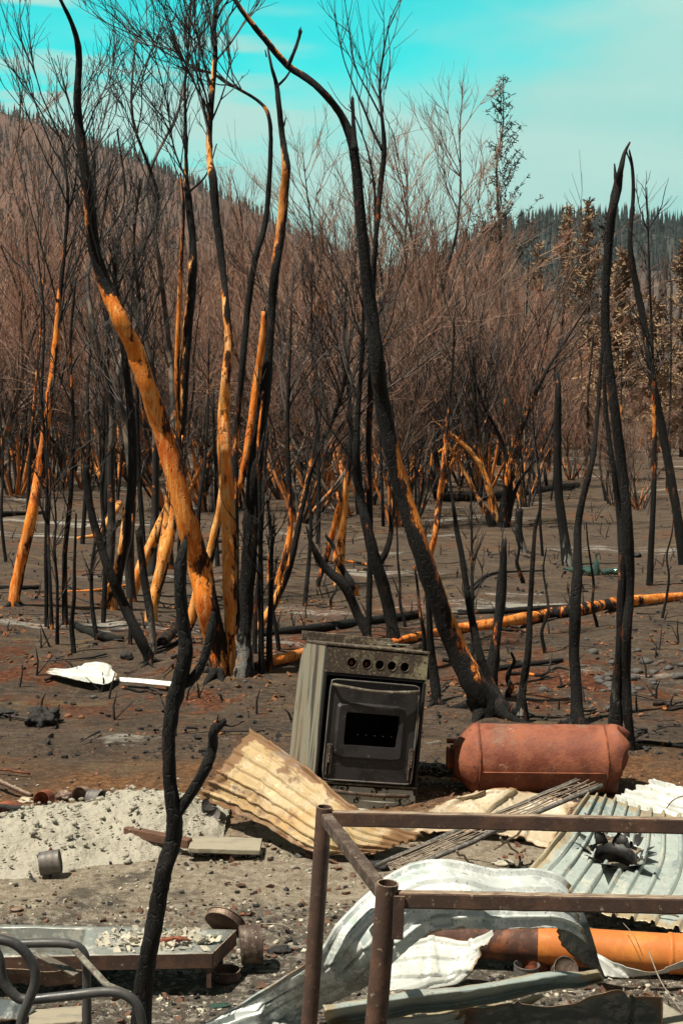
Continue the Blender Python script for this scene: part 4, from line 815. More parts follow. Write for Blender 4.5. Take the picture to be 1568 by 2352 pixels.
# oven cavity: open box of thin walls
c0, c1, cz0, cz1 = -.20, .20, .19, .64
B([((c0, .24, (cz0 + cz1) / 2), (.006, .42, cz1 - cz0)), ((c1, .24, (cz0 + cz1) / 2), (.006, .42, cz1 - cz0)), ((0, .24, cz0), (.4, .42, .006)), ((0, .24, cz1), (.4, .42, .006)), ((0, .452, (cz0 + cz1) / 2), (.4, .006, cz1 - cz0))], 'oven_cavity', M['stdark'], bevel=0)
mb = MB()
for q in ([(-.15, .05, .555), (-.05, .05, .552), (-.045, .05, .53)], [(-.17, .05, .56), (-.16, .05, .558), (-.155, .05, .545)]): mb.tube(q, .0016, 5)
for i in range(9): mb.tube([(-.18 + i * .045, .06, .40), (-.18 + i * .045, .42, .40)], .002, 5)
mb.build('oven_rack', M['stdark'], st, local=True)
# door
d0, d1, dz0, dz1 = -.238, .228, .178, .672; wx0, wx1, wz0, wz1 = -.145, .132, .355, .515
mb = MB(); out = rrect_loop(d0, d1, dz0, dz1, .018, 64); win = rrect_loop(wx0, wx1, wz0, wz1, .008, 64); mb.plate(out, win, -.030, -.022)
dr = mb.build('oven_door', M['stdoor'], st, local=True, smooth=False)
mb = MB(); L1 = rrect_loop(-.195, .165, .285, .565, .03, 64); L2 = rrect_loop(-.183, .154, .297, .553, .024, 64); L3 = rrect_loop(wx0 - .002, wx1 + .002, wz0 - .002, wz1 + .002, .008, 64)
n = 64; vs = [(p[0], -.0305, p[1]) for p in L1] + [(p[0], -.043, p[1]) for p in L2] + [(p[0], -.040, p[1]) for p in L3] + [(p[0], -.022, p[1]) for p in L3]
mb.add(vs, [(r_ * n + i, r_ * n + (i + 1) % n, (r_ + 1) * n + (i + 1) % n, (r_ + 1) * n + i) for r_ in range(3) for i in range(n)]); mb.build('pressed_ring', M['stdoor'], dr, local=True, smooth=False)
mb = MB(); mb.tube([(p[0], -.034, p[1]) for p in out] + [(out[0][0], -.034, out[0][1])], .0045, 6, cap=False); mb.build('door_rim', M['greymet'], dr, local=True)
mb = MB(); hp = [(-.222 + .44 * i / 12, -.052 - .02 * math.sin(math.pi * i / 12), .645 - .016 * math.sin(math.pi * i / 12)) for i in range(13)]; hp = [(-.226, -.03, .645)] + hp + [(.222, -.03, .645)]
mb.tube(hp, .0085, 8, rough=.04); mb.build('handle', M['sttrim'], dr, local=True)
for hx in (-.225, .205):
    mb = MB(); hz = .20; mb.box((hx, -.036, hz + .075), (.005, .014, .15)); mb.box((hx + .020, -.036, hz + .07), (.004, .012, .13)); mb.box((hx + .010, -.036, hz + .15), (.024, .010, .008))
    mb.tube([(hx + .010 + .006 * math.cos(a), -.038 + .006 * math.sin(a), hz + .06 + a * .0011) for a in np.linspace(0, 75, 160)], .0016, 4); mb.build('door_hinge', M['rustpale'], dr, local=True, smooth=False)
# drawer front with chipped enamel and bar handle
B([((0, -.012, .078), (SW - .014, .010, .142), Matrix.Translation((0, -.012, .078)) @ Matrix.Rotation(R(-17), 4, 'X') @ Matrix.Translation((0, .012, -.078)))], 'drawer_front', M['stwhite'], bevel=.003)
mb = MB(); mb.tube([(-.19, .0, .128), (-.185, -.028, .125), (-.1, -.034, .118), (.05, -.036, .114), (.19, -.034, .120), (.215, -.028, .122), (.215, .0, .122)], .010, 8, rough=.08); mb.build('drawer_handle', M['rustpale'], st, local=True)
st.scale = (1.0, 1.0, 1.0)
st.location = P(838, 1850, 7.15); st.location.z = -0.03
st.rotation_euler = (R(-7), R(7.6), R(15))
st.location = Vector((.105, 6.98, -.035))
# ------------------------------------------------------------------ tank
TY = 7.35; a = P(1040, 1742, TY); b = P(1440, 1746, TY); axis = (b - a); TL = axis.length; u = axis.normalized()
tk = empty('water_tank', tuple((a + b) / 2 - Vector((0, 0, .18))), 'rusty red cylindrical gas tank lying on its side, right end dented', 'tank')
Mx = Matrix.Translation(a) @ u.to_track_quat('Z', 'Y').to_matrix().to_4x4()
rr0 = .185
mb = MB(); N_ = 64; prof = [(.07, .0), (.082, .003), (.092, .010), (.118, .036), (.145, .062), (.170, .087), (.181, .101), (.185, .108), (.186, .112), (.186, .13), (.183, .134)]
prof += [(rr0 - .002 + .001 * math.sin(i), .14 + (TL * .84 - .14) * i / 20) for i in range(21)] + [(.186, TL * .845), (.186, TL * .862), (.184, TL * .868), (.184, TL * .90), (.184, TL * .93), (.183, TL * .96), (.176, TL * .985), (.15, TL * .995), (.11, TL * .965), (.06, TL * .94), (.001, TL * .93)]
mb.lathe([(r_, z_) for r_, z_ in prof], N_)
V_ = mb.v[0]
for i in range(len(V_)):
    x, y, z = V_[i]; t_ = max(0, (z - TL * .86) / (TL * .14)); th_ = math.atan2(y, x)
    nz = mnoise.noise(Vector((x * 9, y * 9, 4.2))) ; V_[i, 2] += t_ * (.12 * nz - .03); k_ = 1 + t_ * (.22 * mnoise.noise(Vector((x * 7 + 3, y * 7, z * 9))) - .03) + .006 * mnoise.noise(Vector((x * 5, y * 5, z * 4)))
    t2 = max(0, 1 - z / .12); k_ += t2 * .05 * mnoise.noise(Vector((x * 9, y * 9, 1)))
    V_[i, 0] *= k_; V_[i, 1] *= k_
mb.v[0] = np.array([tuple(Mx @ Vector(q)) for q in V_]); mb.build('body', M['tank'], tk)
mb = MB(); mb.lathe([(.055, .006), (.055, -.022), (.062, -.024), (.062, -.034), (.001, -.034)], 24, Mx)
mb.build('end_flange', M['potrust'], tk)
for ang, rad_, ln in ((0.9, .10, .05), (2.2, .09, .04), (-.6, .10, .05), (-2., .11, .035)):
    mb = MB(); p0 = Mx @ Vector((rad_ * math.cos(ang), rad_ * math.sin(ang), .02)); mb.tube([tuple(p0), tuple(p0 - u * ln)], .013, 10); mb.build('pipe_stub', M['potrust'], tk)
for zz in (.125, TL * .853):
    mb = MB(); qq = [Mx @ Vector((.188 * math.cos(a_), .188 * math.sin(a_), zz + .0015 * math.sin(a_ * 5))) for a_ in np.linspace(0, 6.2832, 49)]; mb.tube([tuple(p) for p in qq], .0042, 6, cap=False); mb.build('collar_seam', M['potrust'], tk)
mb = MB(); s0 = [(.1865 * math.cos(-2.75), .1865 * math.sin(-2.75))]
fr = [p for p in [Mx @ Vector((.1865 * math.cos(q), .1865 * math.sin(q), .2)) for q in np.linspace(0, 6.28, 200)] if p.y < TY]
q0 = min(fr, key=lambda p: abs(p.z - (a.z - .03))); mb.tube([tuple(q0 + u * (t_ - .2)) for t_ in np.linspace(.14, TL * .84, 12)], .0035, 5)
mb.build('weld_seam', M['tank'], tk)
def log3(name, label, p, q, r, mat, cat='log', n=14, rough=.1):
    mb = MB(); A = np.linspace(np.array(p), np.array(q), 14); A[1:-1, 2] += np.random.RandomState(3).randn(12) * r * .05
    mb.tube(A, r, n, rough=rough, seed=4); o = mb.build(name, M[mat], loc=tuple(p)); return tag(o, label, cat)
log3('charred_log', 'short black checked log between the cooker and the tank', P(930, 1762, 7.5), P(1060, 1772, 7.5), .036, 'charwood')
# ------------------------------------------------------------------ metal sheets
def sheet(name, label, rows, mat, corr=None, nu=90, nv=60, jag=(.0, .0, .0, .0), crumple=.006, hole=None, thick=.0018, cat='metal sheet', seed=1, group=None, parent=None, terr=False):
    """rows: list (v) of lists (u) of (x, y, z) with picture x, y and real height z"""
    rs_ = [catmull([tuple((PT if terr else PZ)(*q)) for q in r_], 12) for r_ in rows]
    def samp(C, t_):
        k = t_ * (len(C) - 1); i = min(len(C) - 2, int(k)); return C[i] * (1 - (k - i)) + C[i + 1] * (k - i)
    V = np.zeros((nv, nu, 3)); E = np.zeros((nv, nu))
    for j in range(nu):
        uu = j / (nu - 1)
        cols_ = np.array([samp(C, uu) for C in rs_]); cc = catmull(cols_, 8) if len(rows) > 2 else cols_
        for i in range(nv):
            vv = i / (nv - 1)
            w0 = jag[0] * abs(mnoise.noise(Vector((uu * 9, seed, 0)))) + jag[0] * .5 * abs(mnoise.noise(Vector((uu * 40, seed, 0)))); w1 = jag[1] * abs(mnoise.noise(Vector((uu * 9, seed, 5)))) + jag[1] * .5 * abs(mnoise.noise(Vector((uu * 40, seed, 5))))
            V[i, j] = samp(cc, w0 + vv * (1 - w0 - w1))
            E[i, j] = max(0, 1 - min(uu, 1 - uu, vv, 1 - vv) * 9)
    if jag[2] or jag[3]:
        V2 = V.copy()
        for i in range(nv):
            vv = i / (nv - 1); w0 = jag[2] * abs(mnoise.noise(Vector((vv * 8, seed, 9)))); w1 = jag[3] * abs(mnoise.noise(Vector((vv * 8, seed, 13))))
            for j in range(nu): V2[i, j] = samp(V[i], w0 + j / (nu - 1) * (1 - w0 - w1))
        V = V2
    du = np.gradient(V, axis=1); dv = np.gradient(V, axis=0); Nn = np.cross(du, dv); Nn = unit(Nn); Nn[Nn[..., 2] < 0] *= -1
    for i in range(nv):
        for j in range(nu):
            uu, vv = j / (nu - 1), i / (nv - 1); h = crumple * 2.0 * mnoise.noise(Vector((V[i, j, 0] * 4, V[i, j, 1] * 4, seed * 3.1))) + crumple * 1.6 * abs(mnoise.noise(Vector((V[i, j, 0] * 5 + 7, V[i, j, 1] * 5, seed * 1.7)))) + crumple * mnoise.noise(Vector((V[i, j, 0] * 13, V[i, j, 1] * 13, seed)))
            cr_ = crumple if mat not in ('mottled', 'galv') else crumple * .25; dd_ = mnoise.voronoi(Vector((V[i, j, 0] * 3.6, V[i, j, 1] * 3.6, seed * 2.3)))[0]; h += cr_ * 1.6 * dd_[0] + (cr_ * .9 if dd_[1] - dd_[0] < .05 else 0)
            if corr:
                w = uu if corr[2] == 'u' else vv; ph = w * corr[0]
                if corr[3] == 'sin': h += corr[1] * math.sin(ph * 2 * math.pi)
                else: q = ph - math.floor(ph); h += corr[1] * (sst(.06, .12, q) - sst(.28, .34, q)) * 2
            V[i, j] += Nn[i, j] * h
    mb = MB(); idx = np.arange(nu * nv).reshape(nv, nu); fs = []
    for i in range(nv - 1):
        for j in range(nu - 1):
            if hole and math.hypot((V[i, j, 0] - hole[0]) , (V[i, j, 1] - hole[1])*.8) < hole[2] * (1 + .15 * math.sin(7 * math.atan2(V[i, j, 1] - hole[1], V[i, j, 0] - hole[0]))): continue
            fs.append((idx[i, j], idx[i, j + 1], idx[i + 1, j + 1], idx[i + 1, j]))
    mb.add(V.reshape(-1, 3), fs, E.reshape(-1)); loc = tuple(V[nv // 2, nu // 2])
    if parent is not None: return mb.build(name, M[mat], parent, solid=thick)
    o = mb.build(name, M[mat], loc=loc, solid=thick)
    return tag(o, label, cat, group)
sheet('roofing_sheet', 'scorched cream ribbed metal sheet with burn marks leaning against the cooker', [
    [(578, 1680, .40), (650, 1724, .36), (730, 1788, .27), (820, 1862, .17), (968, 1932, .05)],
    [(512, 1755, .30), (585, 1796, .25), (665, 1850, .18), (770, 1915, .11), (900, 1954, .04)],
    [(453, 1835, .13), (520, 1862, .11), (610, 1903, .08), (712, 1958, .03), (835, 1976, .02)]], 'cream', (7, .007, 'v', 'trap'), 80, 110, (.03, .05, .06, .05), .009, seed=2)
# the white sheet rests on the ground: its plane follows the mean slope of the soil beneath it
gs_ = [G(x_, y_) for x_ in range(100, 410, 15) for y_ in range(1526, 1582, 8)]
pa_, pb_, pc_ = np.linalg.lstsq(np.array([(1, g_.x, g_.y) for g_ in gs_]), np.array([g_.z for g_ in gs_]), rcond=None)[0]
mxr = max(g_.z - (pa_ + pb_ * g_.x + pc_ * g_.y) for g_ in gs_)
def on_slope(x, y, dz):
    r = ray(x, y); k_ = (pa_ + dz + mxr * .6 - CAMZ) / (r[2] - pb_ * r[0] - pc_ * r[1]); return (x, y, CAMZ + r[2] * k_)
sheet('roofing_sheet', 'torn white metal sheet lying flat on bare ground at far left', [
    [on_slope(*q) for q in ((113, 1538, .04), (150, 1539, .04), (176, 1536, .04), (180, 1533, .04), (190, 1532, .04), (199, 1524, .06), (222, 1523, .08), (250, 1529, .06), (256, 1538, .04), (274, 1552, .04))],
    [on_slope(*q) for q in ((103, 1549, .03), (135, 1557, .03), (160, 1563, .03), (176, 1566, .03), (190, 1569, .03), (204, 1572, .03), (218, 1574, .02), (236, 1578, .02), (250, 1576, .02), (266, 1562, .02))]], 'white', (2.2, .006, 'v', 'trap'), 90, 36, (.04, .05, .02, .03), .003, seed=3)
sheet('metal_strip', 'narrow white metal strip right of the torn white sheet', [
    [on_slope(*q) for q in ((274, 1556, .05), (330, 1560, .05), (402, 1567, .05))], [on_slope(*q) for q in ((276, 1566, .03), (330, 1571, .03), (402, 1578, .03))]], 'white', None, 40, 12, (.05, .05, 0, 0), .002, seed=4)
sheet('roofing_sheet', 'beige folded metal sheet under the wire rack, in front of the tank', [
    [(1095, 1818, .17), (1160, 1814, .18), (1240, 1828, .15), (1330, 1845, .16)], [(1000, 1868, .06), (1090, 1866, .10), (1190, 1876, .08), (1300, 1880, .09)], [(930, 1930, .02), (1080, 1912, .05), (1180, 1930, .03), (1260, 1950, .02)]], 'beige', (3, .010, 'u', 'trap'), 80, 50, (.03, .05, .03, .03), .008, seed=5)
sheet('roofing_sheet', 'white ribbed metal sheet at the right edge behind the rails', [
    [(1500, 1797, .18), (1560, 1812, .19), (1640, 1830, .18)], [(1440, 1822, .12), (1520, 1842, .15), (1620, 1870, .12)], [(1390, 1846, .10), (1480, 1880, .12), (1600, 1905, .10)]], 'white', (4, .012, 'v', 'trap'), 60, 60, (.05, .03, .06, 0), .006, seed=6)
hc = PZ(1412, 1968, .17)
sheet('roofing_sheet', 'large grey green corrugated sheet with torn star shaped hole, right side', [
    [(1344, 1826, .33), (1400, 1834, .31), (1475, 1858, .28), (1560, 1880, .26), (1720, 1910, .24)],
    [(1280, 1915, .24), (1360, 1945, .20), (1450, 1970, .18), (1560, 2000, .16), (1700, 2040, .14)],
    [(1205, 2012, .13), (1285, 2058, .11), (1380, 2098, .09), (1500, 2130, .08), (1660, 2170, .06)]], 'galv', (11, .009, 'u', 'trap'), 240, 90, (.03, .03, 0, 0), .006, hole=(hc.x, hc.y, .10), seed=7)
# torn petals round the hole: bent-up tongues of the same sheet
e = empty('torn_flue_collar', tuple(hc), 'black torn metal petals curling out of the hole in the corrugated sheet', 'flue collar')
r = random.Random(4)
for i in range(10):
    a_ = i * 6.283 / 10 + r.uniform(-.2, .2); L = r.uniform(.06, .15); w = .038
    c_, s_ = math.cos(a_), math.sin(a_); rim = Vector((c_ * .085, s_ * .11, .006 + .02 * s_)); tdir = Vector((-s_, c_, 0)); outd = Vector((c_ * .9, s_ * .9, 1.0 + .5 * s_)).normalized()
    vs = []
    for j, (tt, ww) in enumerate(((0, 1), (.35, .85), (.7, .48), (1, .04))):
        cpt = rim + outd * L * tt + Vector((c_, s_, -.2)) * L * .35 * tt * tt; vs += [tuple(hc + cpt - tdir * w * ww), tuple(hc + cpt + tdir * w * ww)]
    mb = MB(); mb.add(vs, [(2 * q, 2 * q + 1, 2 * q + 3, 2 * q + 2) for q in range(3)]); mb.build('petal', M['petal'], e, solid=.0015)
mb = MB(); c40 = [(hc.x + .086 * math.cos(q), hc.y + .112 * math.sin(q), hc.z + .004 + .02 * math.sin(q)) for q in np.linspace(0, 6.2832, 33)]; lo = [(p[0], p[1], p[2] - .08) for p in c40]
mb.add(c40 + lo, [(i, i + 1, 33 + i + 1, 33 + i) for i in range(32)]); mb.build('collar', M['petal'], e, solid=.0015)
U = [(380, 2410, .02), (465, 2352, .08), (625, 2272, .20), (725, 2192, .32), (784, 2112, .42), (864, 2042, .50), (935, 1995, .55), (1024, 1985, .56), (1134, 2000, .52), (1259, 2012, .47), (1300, 2040, .42)]
Lw = [(590, 2430, .02), (690, 2356, .05), (784, 2305, .10), (834, 2275, .18), (884, 2230, .29), (945, 2172, .37), (999, 2142, .40), (1064, 2133, .42), (1149, 2138, .41), (1274, 2135, .38), (1352, 2168, .30)]
Md = [((a_[0] + b_[0]) / 2, (a_[1] + b_[1]) / 2, (a_[2] + b_[2]) / 2 + .02) for a_, b_ in zip(U, Lw)]
sheet('roofing_sheet', 'long white and grey buckled metal sheet arching under the steel frame', [U, Md, Lw], 'mottled', (4, .007, 'v', 'trap'), 170, 70, (.02, .04, .02, .05), .0075, seed=8)
sheet('metal_strip', 'dark twisted torn strip hanging off the right end of the buckled sheet', [
    [(1316, 2060, .42), (1345, 2110, .36), (1362, 2160, .28), (1375, 2210, .18), (1388, 2242, .12)], [(1275, 2140, .37), (1300, 2180, .28), (1335, 2215, .18), (1368, 2230, .13), (1384, 2244, .12)]], 'galvd', None, 50, 16, (.0, .08, 0, 0), .006, seed=9)
sheet('roofing_sheet', 'white metal sheet lying inside the arch of the buckled sheet', [
    [(950, 2160, .16), (1010, 2150, .17), (1090, 2165, .16), (1152, 2138, .24)], [(890, 2225, .10), (960, 2215, .11), (1060, 2215, .11), (1110, 2200, .16)], [(840, 2290, .05), (900, 2285, .05), (1000, 2272, .05), (1070, 2255, .07)]], 'white', (3, .005, 'v', 'trap'), 60, 50, (.02, .05, .02, .05), .008, seed=10)
sheet('metal_strip', 'thin white curling strip beside the orange pipe', [
    [(1318, 2172, .12), (1370, 2192, .12), (1420, 2220, .09), (1490, 2236, .08), (1535, 2226, .10), (1600, 2200, .14)], [(1380, 2250, .05), (1400, 2246, .05), (1450, 2246, .05), (1500, 2242, .06), (1540, 2236, .07), (1610, 2212, .10)]], 'white', None, 60, 16, (.0, .08, 0, 0), .004, seed=11)
sheet('metal_channel', 'long grey green folded channel across the bottom right', [
    [(740, 2312, .34), (900, 2286, .33), (1080, 2262, .31), (1240, 2240, .28), (1372, 2224, .25)], [(745, 2326, .34), (900, 2300, .33), (1080, 2276, .31), (1240, 2252, .28), (1378, 2234, .25)], [(748, 2350, .26), (900, 2326, .26), (1080, 2298, .25), (1240, 2272, .22), (1385, 2244, .20)], [(780, 2362, .27), (920, 2340, .26), (1090, 2312, .25), (1245, 2284, .22), (1390, 2252, .20)]], 'galv', None, 90, 40, (.0, .04, .01, .02), .005, seed=12)
sheet('roofing_sheet', 'grey sheet lying low beneath the folded channel at the bottom', [
    [(780, 2362, .20), (920, 2345, .20), (1060, 2325, .19), (1250, 2292, .16)], [(800, 2420, .10), (960, 2400, .10), (1080, 2372, .10), (1230, 2305, .12)]], 'galv', (3, .006, 'v', 'trap'), 80, 30, (.02, .10, 0, .05), .010, seed=13)
sheet('metal_strip', 'dark wavy sooty sheet curling along the bottom right corner', [
    [(1060, 2320, .22), (1180, 2314, .23), (1300, 2310, .24), (1360, 2290, .29), (1420, 2284, .30), (1450, 2304, .25), (1524, 2300, .24)], [(1040, 2350, .14), (1180, 2350, .14), (1290, 2342, .15), (1370, 2335, .16), (1430, 2345, .15), (1470, 2352, .13), (1522, 2352, .12)], [(1020, 2380, .10), (1180, 2400, .08), (1290, 2400, .08), (1370, 2400, .08), (1430, 2410, .08), (1470, 2415, .08), (1520, 2420, .06)]], 'galvd', None, 90, 40, (.0, .05, 0, 0), .010, seed=14)
sheet('board_offcut', 'pale timber offcut at the bottom right corner', [[(1522, 2308, .12), (1575, 2340, .12), (1620, 2360, .12)], [(1518, 2352, .10), (1560, 2380, .1), (1600, 2400, .1)]], 'board', None, 12, 8, thick=.02, cat='board', crumple=.001, seed=15)
# ------------------------------------------------------------------ steel frame
fc = PZ(890, 2048, .80); bc = PZ(745, 1862, .80); fr_ = PZ(1740, 2066, .80); br_ = PZ(1860, 1886, .80)
fm = empty('steel_frame', (bc.x, bc.y, 0), 'brown rusty steel pipe bench frame without a top, right foreground', 'metal frame')
def leg(top, foot, r_):
    mb = MB(); top = np.array(top); foot = np.array(foot); A = np.linspace(foot, top, 16)
    mb.tube(A, r_, 24, cap=False, rough=.012, seed=5)
    b = mb.n; d = unit((top - foot)[None])[0]
    mb.tube([top - d * .12, top], [r_ - .004, r_ - .004], 24, cap=False); 
    c, s = circ(24); ro = []
    vs = mb.v[0][-24:]; vi = mb.v[1][-24:]; mb.add(np.concatenate([vs, vi]), [(i, (i + 1) % 24, 24 + (i + 1) % 24, 24 + i) for i in range(24)])
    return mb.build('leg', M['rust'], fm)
ftb = P(703, 2465, bc.y + .02); ftf = P(830, 2560, fc.y + .03)
leg(Vector(bc) + Vector((0, 0, .012)), (ftb.x, ftb.y, .0), .0245); leg(Vector(fc) + Vector((0, 0, .022)), (ftf.x, ftf.y, .0), .0275)
leg(Vector(br_) + Vector((.0, 0, .012)), (br_.x, br_.y, 0), .027); leg(Vector(fr_) + Vector((.0, 0, .02)), (fr_.x, fr_.y, 0), .030)
def rail(a_, b_, w, h, mat):
    mb = MB(); a_ = Vector(a_); b_ = Vector(b_); n_ = 30; t_ = (b_ - a_).normalized(); u_ = t_.cross(Vector((0, 0, 1))).normalized(); vs = []; fs = []
    for i in range(n_ + 1):
        c = a_.lerp(b_, i / n_); c.z += .0015 * mnoise.noise(Vector((i * .5, 1, 2)))
        vs += [tuple(c + u_ * sx * w / 2 + Vector((0, 0, sz * h / 2))) for sx, sz in ((-1, -1), (1, -1), (1, 1), (-1, 1))]
    for i in range(n_):
        for k in range(4): fs.append((i * 4 + k, i * 4 + (k + 1) % 4, i * 4 + 4 + (k + 1) % 4, i * 4 + 4 + k))
    fs += [(3, 2, 1, 0), tuple(n_ * 4 + q for q in range(4))]; mb.add(vs, fs); return mb.build('rail', M[mat], fm, smooth=False, bevel=.005)
dv = (fr_ - fc).normalized(); db = (br_ - bc).normalized(); ds = (fc - bc).normalized()
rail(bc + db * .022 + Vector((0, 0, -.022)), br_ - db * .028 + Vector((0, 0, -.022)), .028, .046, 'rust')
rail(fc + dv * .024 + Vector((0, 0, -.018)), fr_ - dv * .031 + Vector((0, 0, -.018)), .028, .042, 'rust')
rail(bc + ds * .028 + Vector((0, 0, -.018)), fc - ds * .030 + Vector((0, 0, -.018)), .034, .036, 'rustpale')
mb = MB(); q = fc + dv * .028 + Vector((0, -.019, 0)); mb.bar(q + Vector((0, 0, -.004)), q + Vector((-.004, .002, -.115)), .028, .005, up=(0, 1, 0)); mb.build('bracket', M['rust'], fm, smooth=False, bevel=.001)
# ------------------------------------------------------------------ wire rack
rk = empty('wire_rack', tuple(PZ(1100, 1900, .2)), 'bent wire grid rack with two long scaled grey rods, lying across the sheets', 'wire rack')
A1, A2 = PZ(864, 1986, .10), PZ(1324, 1792, .36); B1, B2 = PZ(934, 1998, .09), PZ(1381, 1803, .36)
def wob(a_, b_, n_, amp, seed):
    r = random.Random(seed); return [tuple(Vector(a_).lerp(Vector(b_), i / n_) + Vector((r.gauss(0, amp), r.gauss(0, amp), r.gauss(0, amp)))) for i in range(n_ + 1)]
for i, (a_, b_) in enumerate(((A1, A2), (B1, B2))): mb = MB(); mb.tube(wob(a_, b_, 12, .002, i), .0105, 9, rough=.06, seed=2); mb.build('rod', M['rod'], rk)
mb = MB()
for k in range(1, 8):
    t_ = k / 8; mb.tube(wob(A1.lerp(B1, t_) + Vector((0, 0, .005)), A2.lerp(B2, t_) + Vector((0, 0, .005)), 10, .004, k), .0028, 5)
for k in range(16):
    t_ = .03 + .95 * (k / 15) ** 1.0; mb.tube(wob(A1.lerp(A2, t_), B1.lerp(B2, t_), 4, .003, 40 + k), .0028, 5)
mb.build('wire_grid', M['wire'], rk)
mb = MB(); mb.tube(wob(PZ(1135, 1950, .05), PZ(1200, 1905, .30), 6, .004, 3), .005, 6); mb.tube(wob(PZ(1040, 1950, .04), PZ(1220, 1880, .26), 8, .004, 4), .005, 6)
mb.tube(wob(PZ(1150, 1925, .2), PZ(1190, 1960, .03), 6, .003, 5), .005, 6); mb.tube(wob(PZ(1050, 1955, .15), PZ(1090, 1990, .03), 6, .003, 5), .005, 6); mb.build('brace_wire', M['wire'], rk)
# ------------------------------------------------------------------ pipe, cans, pots
def orient(p, d): return Matrix.Translation(p) @ Vector(d).normalized().to_track_quat('Z', 'Y').to_matrix().to_4x4()
pa, pb = PZ(960, 2152, .10), PZ(1640, 2196, .085); Lp = (pb - pa).length; Mp = orient(pa, pb - pa)
pe_ = empty('orange_pipe', tuple(pa), 'thick orange pipe with ribbed collar, left part burnt dark, lying at right', 'pipe')
mb = MB(); mb.lathe([(.052, 0), (.058, .02), (.062, Lp * .2), (.066, Lp * .41)], 40, Mp); mb.build('burnt_end', M['pipedk'], pe_)
mb = MB(); mb.lathe([(.066, Lp * .41)] + [(.067, Lp * (.42 + .04 * i)) for i in range(11)] + [(.067, Lp * .845)], 40, Mp); mb.build('pipe_body', M['pipeor'], pe_)
mb = MB(); mb.lathe([(.067, Lp * .845), (.072, Lp * .848), (.072, Lp * .86)] + [((.0715 if i % 2 else .069), Lp * (.862 + .0045 * i)) for i in range(26)] + [(.070, Lp)], 40, Mp); mb.build('ribbed_collar', M['pipeor'], pe_)
def can(label, p, d, r_, h, mat, name='tin_can', cat='can', rings=2, group=None, closed=False):
    Mc = orient(p, d); prof = [(.001, 0), (r_ * .96, 0), (r_, .004)]
    for i in range(1, 12):
        z = h * i / 12; prof.append((r_ * (1 - (.03 if rings and i % 4 == 2 else 0)), z))
    prof += [(r_, h - .003), (r_ * 1.03, h), (r_ * 1.03, h + .003), (r_ * .97, h + .003)]
    if closed: prof += [(r_ * .95, h - .004), (.001, h - .004)]
    else: prof += [(r_ * .96, h * .5), (r_ * .95, .006), (.001, .006)]
    mb = MB(); mb.lathe(prof, 30, Mc); V = mb.v[0]
    for i in range(len(V)): V[i] += np.array(mnoise.noise_vector(Vector(V[i] * 11))) * r_ * .07
    o = mb.build(name, M[mat], loc=tuple(p)); return tag(o, label, cat, group)
can('rust brown open tin can standing inside a wider ring, bottom right', PZ(1225, 2228, .0), (0, 0, 1), .058, .075, 'potrust')
can('grey shallow tin can in front of the rusty one', PZ(1208, 2248, .0), (.05, 0, 1), .045, .05, 'greymet')
can('dull domed can lying between pipe and channel', PZ(1290, 2236, .02), (.1, -.8, .6), .042, .06, 'rustpale', closed=True)
can('grey tin can lying on its side at the foot of the ash heap', PZ(92, 1985, .045), (1, .1, .12), .050, .085, 'greymet', closed=True)
can('grey metal pail on its side, mouth to the right, above the ash heap', PZ(208, 1834, .05), (1, -.55, .05), .048, .075, 'greymet')
can('brown open can tucked behind the grey pail', PZ(196, 1825, .05), (-.3, -.9, .15), .042, .06, 'rust')
can('red rusty pot with dark mouth facing the camera, left', PZ(110, 1832, .05), (-.25, -1, .1), .042, .07, 'potrust', 'rusty_pot', 'pot')
can('dark sooty can leaning under the cream sheet', PZ(505, 1885, .03), (-.3, -.7, .5), .040, .09, 'greymet', closed=True)
can('black pipe elbow stub beside the can under the cream sheet', PZ(478, 1870, .06), (.1, -.5, .6), .035, .08, 'charlump', 'pipe_stub', 'pipe', closed=True)
can('large dented grey tin drum on its side at the right end of the sink', PZ(552, 2172, .085), (1, .12, .06), .070, .075, 'rustpale', 'tin_drum', 'drum', rings=2, closed=True)
can('shallow dark pan on the ground before the tin drum', PZ(520, 2250, .0), (0, 0, 1), .048, .035, 'rust', 'shallow_pan', 'pan', rings=0)
can('tiny rust ring lid in the ash at far left', PZ(38, 2092, .0), (0, 0, 1), .026, .008, 'rust', 'jar_lid', 'lid', rings=0)
can('dark bent bowl behind the right end of the sink', PZ(512, 2125, .04), (.3, .6, .5), .075, .03, 'rust', 'metal_bowl', 'bowl', rings=0)
def plank(label, q, w, th, mat, name='wooden_board', cat='board'):
    a_, b_ = PZ(*q[0]), PZ(*q[1]); mb = MB(); n_ = 12; t_ = (b_ - a_).normalized(); u_ = t_.cross(Vector((0, 0, 1))).normalized(); r = random.Random(int(q[0][0])); vs = []
    for i in range(n_ + 1):
        c = a_.lerp(b_, i / n_); j1, j2 = 1 + r.gauss(0, .025), 1 + r.gauss(0, .025)
        if i in (0, n_): c += t_ * r.gauss(0, .006)
        vs += [tuple(c - u_ * w / 2 * j1), tuple(c + u_ * w / 2 * j2), tuple(c + u_ * w / 2 * j2 + Vector((0, 0, th))), tuple(c - u_ * w / 2 * j1 + Vector((0, 0, th)))]
    fs = [(i * 4 + k, i * 4 + (k + 1) % 4, i * 4 + 4 + (k + 1) % 4, i * 4 + 4 + k) for i in range(n_) for k in range(4)] + [(3, 2, 1, 0), tuple(n_ * 4 + k for k in range(4))]
    mb.add(vs, fs); return tag(mb.build(name, M[mat], loc=tuple(a_), smooth=False, bevel=.003), label, cat)
plank('grey weathered plank on a dark beam, right of the black sapling', [(432, 1945, .035), (604, 1950, .025)], .18, .022, 'board')
plank('charred beam underneath the grey plank', [(445, 1962, .0), (600, 1968, .0)], .05, .035, 'charwood', 'charred_beam', 'beam')
